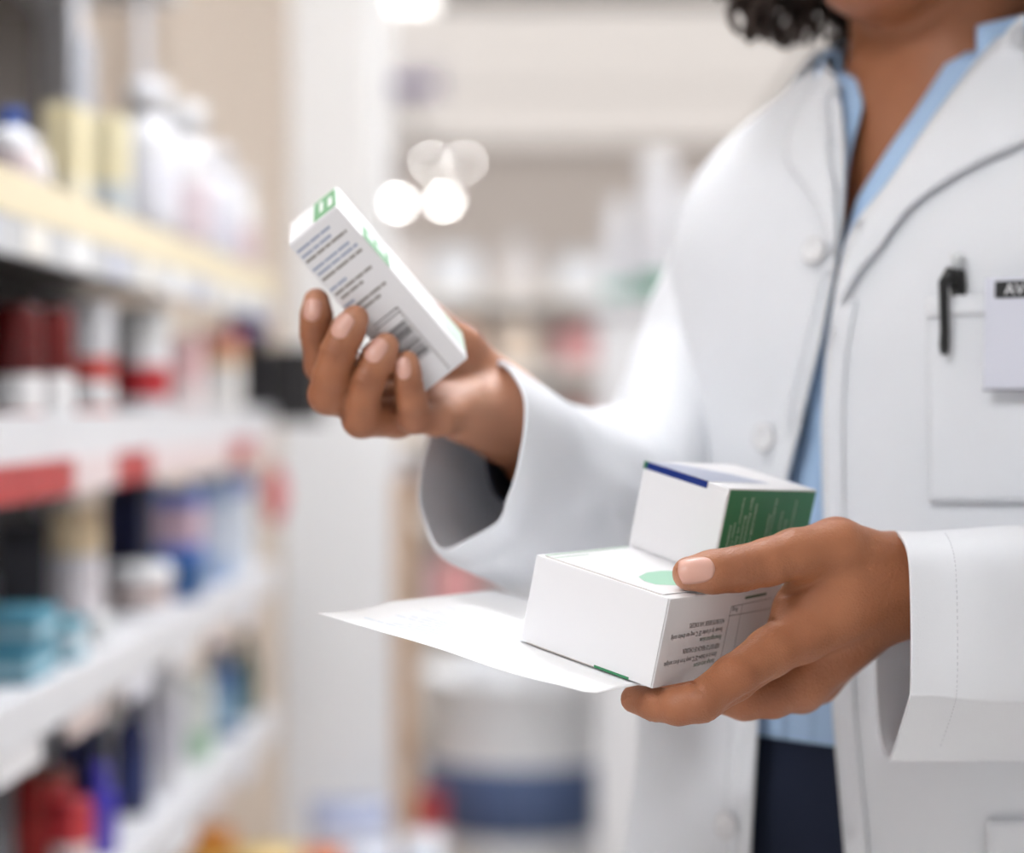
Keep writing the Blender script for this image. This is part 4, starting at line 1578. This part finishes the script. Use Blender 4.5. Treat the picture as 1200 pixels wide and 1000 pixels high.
# sleeves -----------------------------------------------------------------
def sleeve(rings, nu, nv, folds, seed, thick=0.0018, rim_folds=0.35):
    G = loft(rings, nu, nv)
    c = G.mean(1, keepdims=True)
    n = G - c
    n /= np.linalg.norm(n, axis=2, keepdims=True)
    v = np.linspace(0, 1, nv)[:, None]
    amp = folds * np.clip(v * 4, rim_folds, 1)
    d = amp * (vnoise(G, 55, seed) * 0.7 + vnoise(G, 120, seed + 2) * 0.35)
    return G + n * d[..., None]


def lring(x0, dD, pts, dx=0.0):
    out = []
    for py, d in pts:
        dd = d + dD
        out.append((x0 + dx * (d - .915), (py - 500) / FPX * dd, dd))
    return np.array(out)


PR0 = [(625, .912), (633, .890), (655, .877), (700, .8725), (760, .871), (808, .8725), (819, .875), (850, .893), (890, .920), (868, .942), (800, .955), (710, .957), (650, .942)]
PR1 = [(620, .912), (629, .890), (652, .876), (700, .871), (760, .870), (812, .8715), (824, .875), (852, .890), (889, .918), (868, .942), (800, .957), (710, .958), (645, .942)]
PR2 = [(610, .912), (620, .889), (645, .874), (700, .869), (755, .868), (800, .870), (822, .875), (850, .888), (880, .914), (864, .942), (800, .960), (700, .960), (636, .942)]
rings = [lring(.1722, 0, PR0), lring(.184, .002, PR0), lring(.205, .006, PR1), lring(.240, .016, PR1), lring(.285, .032, PR2), lring(.335, .052, PR2)]


def circ(c, a, b, ra, rb, n=13):
    return np.array([c + a * (ra * math.cos(2 * math.pi * k / n)) + b * (rb * math.sin(2 * math.pi * k / n)) for k in range(n)])


xx = np.array([1.0, 0, 0])
yy_ = np.array([0, 1.0, 0])
zz_ = np.array([0, 0, 1.0])
rings.append(circ(L_ELB + np.array([-.015, -.005, 0]), unit(-yy_ - .9 * xx), -zz_, .070, .058))
rings.append(circ(L_ELB * .75 + L_SH * .25, unit(-xx - .25 * yy_), -zz_, .062, .060))
rings.append(circ(L_ELB * .4 + L_SH * .6, unit(-xx), -zz_, .064, .064))
rings.append(circ(L_SH + UP * .005, unit(-xx - .3 * yy_), -zz_, .060, .062))
rings.append(circ(L_SH + UP * .045, unit(-xx - .4 * yy_), -zz_, .020, .022))
GL = sleeve(rings, 104, 130, 0.0024, 2.0)
sl = pchild('sleeve', cvn(GL.reshape(-1, 3)), gridF(130, 104, True), M_coat, coat)
solidify(sl, 0.0020, 0)

Rr = [[(590, 427, 1.005), (612, 458, .978), (614, 500, .966), (605, 550, .960), (594, 584, .958), (584, 610, .960), (553, 630, .966), (517, 646, .975), (499, 615, .99), (492, 570, 1.0), (512, 490, 1.022), (566, 437, 1.03)],
      [(602, 432, 1.012), (626, 466, .986), (632, 510, .974), (626, 560, .967), (618, 600, .965), (606, 634, .966), (566, 655, .972), (527, 658, .982), (508, 622, .998), (502, 575, 1.01), (524, 494, 1.034), (580, 441, 1.04)],
      [(672, 479, 1.06), (694, 500, 1.03), (704, 540, 1.012), (700, 590, 1.0), (684, 634, .995), (656, 672, .99), (618, 685, .99), (575, 677, 1.0), (562, 645, 1.03), (568, 590, 1.06), (602, 515, 1.10), (654, 483, 1.10)],
      [(722, 478, 1.14), (762, 510, 1.09), (790, 560, 1.075), (802, 620, 1.07), (800, 690, 1.07), (780, 740, 1.08), (740, 760, 1.10), (700, 740, 1.12), (680, 680, 1.15), (680, 620, 1.18), (690, 550, 1.19), (705, 500, 1.17)],
      [(727, 445, 1.18), (748, 455, 1.145), (775, 465, 1.13), (805, 470, 1.125), (835, 475, 1.13), (860, 475, 1.15), (875, 470, 1.19), (868, 460, 1.22), (840, 455, 1.25), (800, 450, 1.26), (765, 445, 1.245), (738, 445, 1.215)],
      [(782, 320, 1.21), (798, 330, 1.175), (825, 340, 1.16), (858, 345, 1.155), (890, 345, 1.165), (910, 340, 1.19), (918, 330, 1.22), (910, 320, 1.25), (885, 310, 1.28), (850, 305, 1.295), (812, 308, 1.275), (788, 312, 1.24)],
      [(812, 235, 1.235), (826, 237, 1.21), (850, 236, 1.19), (880, 230, 1.18), (905, 222, 1.19), (922, 212, 1.21), (928, 202, 1.23), (918, 192, 1.26), (895, 186, 1.285), (862, 192, 1.29), (835, 205, 1.28), (816, 220, 1.26)],
      [(870, 190, 1.245), (875, 195, 1.235), (885, 198, 1.23), (895, 196, 1.225), (905, 192, 1.225), (912, 187, 1.23), (915, 180, 1.24), (910, 176, 1.25), (900, 174, 1.26), (888, 175, 1.265), (878, 180, 1.26), (871, 186, 1.255)]]
GR = sleeve([np.array([un(*q) for q in r]) for r in Rr], 96, 150, 0.0042, 0.6)
sr = pchild('sleeve', cvn(GR.reshape(-1, 3)), gridF(150, 96, True), M_coat, coat)
solidify(sr, 0.0020, 0)
# shirt cuff at the far wrist, dark colour standing for shade in the sleeve
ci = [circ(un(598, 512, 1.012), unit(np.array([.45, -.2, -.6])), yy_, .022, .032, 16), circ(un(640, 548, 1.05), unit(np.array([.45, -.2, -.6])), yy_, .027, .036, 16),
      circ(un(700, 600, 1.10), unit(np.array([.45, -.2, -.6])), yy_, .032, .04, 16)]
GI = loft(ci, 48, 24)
o = pchild('shaded_inner_cuff', cvn(GI.reshape(-1, 3)), gridF(24, 48, True), M_cuff_shade, shirt)
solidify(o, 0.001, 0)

# stitching along the near cuff
V, F = [], []
row = int(np.argmin(np.abs(GL[:, 30, 0] - 0.192)))
for i in range(6, 60):
    for jj, dx in ((row, 0.0),):
        a, b = GL[jj, i], GL[jj, i + 1]
        p0, p1 = a * .85 + b * .15, a * .3 + b * .7
        c = GL[jj].mean(0)
        n = unit((a + b) / 2 - c)
        t = unit(p1 - p0)
        s = unit(np.cross(t, n))
        k = len(V)
        for q in (p0, p1):
            for sg_ in (-1, 1):
                V.append(q + n * .0013 + s * .00022 * sg_)
        for q in (p0, p1):
            V.append(q + n * .0016)
        F += [(k, k + 2, k + 5, k + 4), (k + 1, k + 4, k + 5, k + 3), (k, k + 4, k + 1), (k + 2, k + 3, k + 5), (k, k + 1, k + 3, k + 2)]
pchild('stitching', cvn(np.array(V)), F, mat('thread', (216, 217, 222), .8), coat, False)

# shirt collar ---------------------------------------------------------------
nphi = 61
phis = np.radians(np.linspace(-318, -42, nphi))        # from the right front round the back to the left front
CG = np.zeros((4 * 4 + 1, nphi, 3))
for i, ph in enumerate(phis):
    back = 0.5 * (1 - math.cos(ph))                       # 0 at the front, 1 at the back
    dr = NF * math.cos(ph) + LF * math.sin(ph)
    c0 = TC + NF * 0.012
    ks = [c0 + dr * .075 + UP * (.158 + .030 * back), c0 + dr * .069 + UP * (.185 + .040 * back), c0 + dr * .069 + UP * (.205 + .045 * back),
          c0 + dr * .078 + UP * (.200 + .044 * back), c0 + dr * (.094 - .008 * back) + UP * (.152 + .050 * back)]
    CG[:, i] = cat_open(ks, 17)
o = pchild('collar', cvn(CG.reshape(-1, 3)), gridF(17, nphi), M_shirt, shirt)
solidify(o, 0.0012, 0)
# coat collar behind the neck
phis = np.radians(np.linspace(-290, -70, nphi))
for i, ph in enumerate(phis):
    back = 0.5 * (1 - math.cos(ph))
    dr = NF * math.cos(ph) + LF * math.sin(ph)
    c0 = TC + NF * 0.004
    ks = [c0 + dr * .090 + UP * (.178 + .03 * back), c0 + dr * .084 + UP * (.200 + .03 * back), c0 + dr * .088 + UP * (.210 + .035 * back),
          c0 + dr * .102 + UP * (.198 + .03 * back), c0 + dr * .122 + UP * (.168 + .03 * back)]
    CG[:, i] = cat_open(ks, 17)
o = pchild('coat_collar', cvn(CG.reshape(-1, 3)), gridF(17, nphi), M_coat, coat)
solidify(o, 0.0016, 0)

# trousers and shoes ----------------------------------------------------------
hs = np.linspace(-0.155, -0.32, 14)
th = np.linspace(0, 2 * math.pi, 60, endpoint=False)
GT = np.array([torso_pt(th, h, -0.014) for h in hs])
Vt = list(cvn(GT.reshape(-1, 3)))
Ft = gridF(14, 60, True)
zfl = lambda p: float(cvn(p)[2])
for s in (-1, 1):
    top = TC + LF * s * .088 + UP * -0.30
    w0 = cvn(top)
    k0 = len(Vt)
    for j in range(16):
        t = j / 15
        z = w0[2] * (1 - t) + 0.07 * t
        ra = .102 * (1 - t) + .055 * t if t < .5 else .078 - .05 * (t - .5)
        for i in range(32):
            a = 2 * math.pi * i / 32
            q = cvn(top + NF * (ra * 1.12 * math.cos(a)) + LF * (ra * .92 * math.sin(a)))
            Vt.append(np.array([q[0], q[1], z + 0.002 * math.sin(a * 3 + j)]))
    Ft += [tuple(k0 + v for v in f) for f in gridF(16, 32, True)]
    # shoe
    sh_c = cvn(top)
    GSh = np.zeros((10, 24, 3))
    for j, (zz, k) in enumerate(((0.0, .92), (.004, 1.0), (.018, 1.02), (.026, .96), (.04, .92), (.055, .82), (.068, .7), (.08, .6), (.09, .55), (.095, .5))):
        for i in range(24):
            a = 2 * math.pi * i / 24
            fw = .06 + .085 * math.cos(a) * (1 if j < 5 else 1 - .09 * (j - 4)) - (0.012 * max(0, j - 4))
            q = cvn(top + NF * (fw * k) + LF * (.04 * k * math.sin(a)))
            GSh[j, i] = (q[0], q[1], zz)
    o = pchild('shoe', GSh.reshape(-1, 3), gridF(10, 24, True) + [tuple(reversed(range(24))), tuple(range(216, 240))], tint((40, 38, 42)))
pchild('trousers', np.array(Vt), Ft, M_trouser)

# hair --------------------------------------------------------------------------
M_hair = mat('hair', (62, 47, 40), 0.55, var=.3, vscale=60)
rh = random.Random(11)
Vh, Fh = [], []
for k in range(1300):
    u_, a_ = rh.uniform(-0.35, 1.0), rh.uniform(0, 2 * math.pi)
    # scalp point, none on the face
    dv = np.array([math.sqrt(max(0, 1 - u_ * u_)) * math.cos(a_), math.sqrt(max(0, 1 - u_ * u_)) * math.sin(a_), u_])
    if dv[0] > 0.35 and u_ < 0.55:
        continue
    root = hp(-.005 + dv[0] * .088, dv[1] * .080, .042 + dv[2] * .083)
    out = HF * dv[0] + LF * dv[1] + HU * max(dv[2], 0)
    out = unit(out + 1e-6)
    side = np.array([out @ HF, out @ LF])
    end_h = rh.uniform(.238, .30)
    L = max(.04, (-root[1]) - end_h + .02)
    ph0, rad, turns = rh.uniform(0, 6.28), rh.uniform(.004, .010), rh.uniform(3, 6)
    n = 30
    pts = []
    sw = rh.uniform(.018, .040)
    for i in range(n):
        t = i / (n - 1)
        drop = L * (t ** 1.25)
        p = root + out * (sw * math.sin(min(1, t * 1.6) * math.pi / 2)) + UP * (.018 * math.sin(t * math.pi * .9) - drop)
        ang = ph0 + turns * 2 * math.pi * t
        p = p + HF * (rad * math.cos(ang)) + LF * (rad * math.sin(ang))
        pts.append(p)
    pts = np.array(pts)
    k0 = len(Vh)
    for i in range(n):
        tt = unit(pts[min(i + 1, n - 1)] - pts[max(i - 1, 0)])
        e1 = unit(np.cross(tt, np.array([.3, .2, .93])))
        e2 = np.cross(tt, e1)
        r_ = .0062 * (1 - .6 * (i / (n - 1)) ** 3)
        for q in range(5):
            a = 2 * math.pi * q / 5
            Vh.append(pts[i] + e1 * (r_ * math.cos(a)) + e2 * (r_ * math.sin(a)))
    Fh += [tuple(k0 + v for v in f) for f in gridF(n, 5, True)]
o = pchild('hair', cvn(np.array(Vh)), Fh, M_hair)
o['label'] = 'dark brown curly hair'

# ---------------------------------------------------------------- pen and badge
M_black = mat('black_plastic', (20, 21, 22), 0.3, var=.05)
M_clear = mat('clear_plastic', (226, 230, 232), 0.15, var=.02, spec=.6)


def tube_mesh(pts, rad, seg=12):
    V, F = [], []
    n = len(pts)
    for i in range(n):
        t = (pts[min(i + 1, n - 1)] - pts[max(i - 1, 0)]).normalized()
        e1 = t.cross(Vector((.1, .95, .2))).normalized()
        e2 = t.cross(e1)
        r = rad[i] if isinstance(rad, (list, tuple)) else rad
        for q in range(seg):
            a = 2 * math.pi * q / seg
            V.append(tuple(pts[i] + e1 * (r * math.cos(a)) + e2 * (r * math.sin(a))))
    F = gridF(n, seg, True) + [tuple(reversed(range(seg))), tuple((n - 1) * seg + q for q in range(seg))]
    return V, F


pa, pn = cast(1127, 325, 0.0058)
pb, _ = cast(1121, 418, 0.0)
pen = empty('pen', pb)
tag(pen, 'black pen clipped in the chest pocket of the lab coat', 'pen')


def pen_part(name, pts, rad, m, seg=14):
    V, F = tube_mesh(pts, rad, seg)
    me = mesh_np(name, [tuple(Vector(v) - pb) for v in V], F)
    return new_obj(name, me, m, pen, True)


q0 = cast(1127, 300, 0.0058)[0]
q1 = cast(1126, 319, 0.0058)[0]
q2 = cast(1125, 340, 0.0030)[0]
q3 = cast(1124, 400, -0.008)[0]
pen_part('push_button', [q0, q0.lerp(q1, .12), q0.lerp(q1, .3), q0.lerp(q1, .34), q1], [.0022, .0030, .0030, .0024, .0024], M_clear)
pen_part('barrel_top', [q1, q1.lerp(q2, .15), q2], [.0030, .0042, .0044], M_black)
pen_part('barrel', [q2, q3], [.0038, .0036], M_black)
cl = [cast(1129, 328, 0.0085)[0], cast(1122, 326, 0.011)[0], cast(1116, 337, 0.0115)[0], cast(1114.5, 360, 0.0095)[0], cast(1114, 390, 0.0085)[0], cast(1113.5, 408, 0.0085)[0], cast(1113.5, 416, 0.0080)[0]]
pen_part('clip', cl, [.0034, .0036, .0026, .0023, .0023, .0025, .0020], M_black, 10)

pc_, nc = cast(1160, 395, 0.010)
e1 = (cast(1195, 390, 0.010)[0] - pc_)
nrm = nc.normalized()
upv = cv(un(1160, 340, 1.0)) - cv(un(1160, 400, 1.0))
upv = (upv - nrm * upv.dot(nrm)).normalized()
xv = upv.cross(nrm).normalized()
if xv.dot(e1) < 0:
    xv = -xv
bm4 = Matrix((tuple(xv) + (0,), tuple(upv) + (0,), tuple(nrm) + (0,), (0, 0, 0, 1))).transposed()


def px_world(px, py, org, n):
    d = (cv(un(px, py, 1.0)) - CAMO).normalized()
    t = (org - CAMO).dot(n) / d.dot(n)
    return CAMO + d * t


def bxy(px, py):
    q = px_world(px, py, pc_, nrm) - pc_
    return q.dot(xv), q.dot(upv)


x0, y1 = bxy(1158, 326)
x0b, y0 = bxy(1153, 459)
badge = empty('name_badge')
bm4.translation = pc_
badge.matrix_world = bm4
tag(badge, 'pale name badge with a black title bar hanging on the chest pocket', 'badge')
wd = 0.088
M_card = mat('badge_card', (208, 210, 222), .35, var=.02)
box('card', x0b, x0b + wd, y0, y1, 0, 0.0012, M_card, badge, bev=.0005)
box('bottom_shadow', x0b, x0b + wd, y0, y0 + .0014, 0.0006, 0.0020, tint((150, 150, 158)), badge)  # shadow line at the card's foot, made as a grey strip
a0, c1_ = bxy(1167, 330)
_, c0_ = bxy(1167, 350)
box('title_bar', a0, x0b + wd - .008, c0_, c1_, 0.001, 0.0018, M_black, badge, bev=.0007)
a1, t0 = bxy(1178, 346)
a2, _ = bxy(1202, 346)
put_text(badge, 'AV', (a1, t0, .0018), (1, 0, 0), (0, 1, 0), (0, 0, 1), a2 - a1, mat('white_ink', (226, 226, 230), .5), name='title_text')
box('clip', x0b + wd * .4, x0b + wd * .55, y1 - .004, y1 + .010, -0.004, 0.003, M_grey, badge, bev=.001)
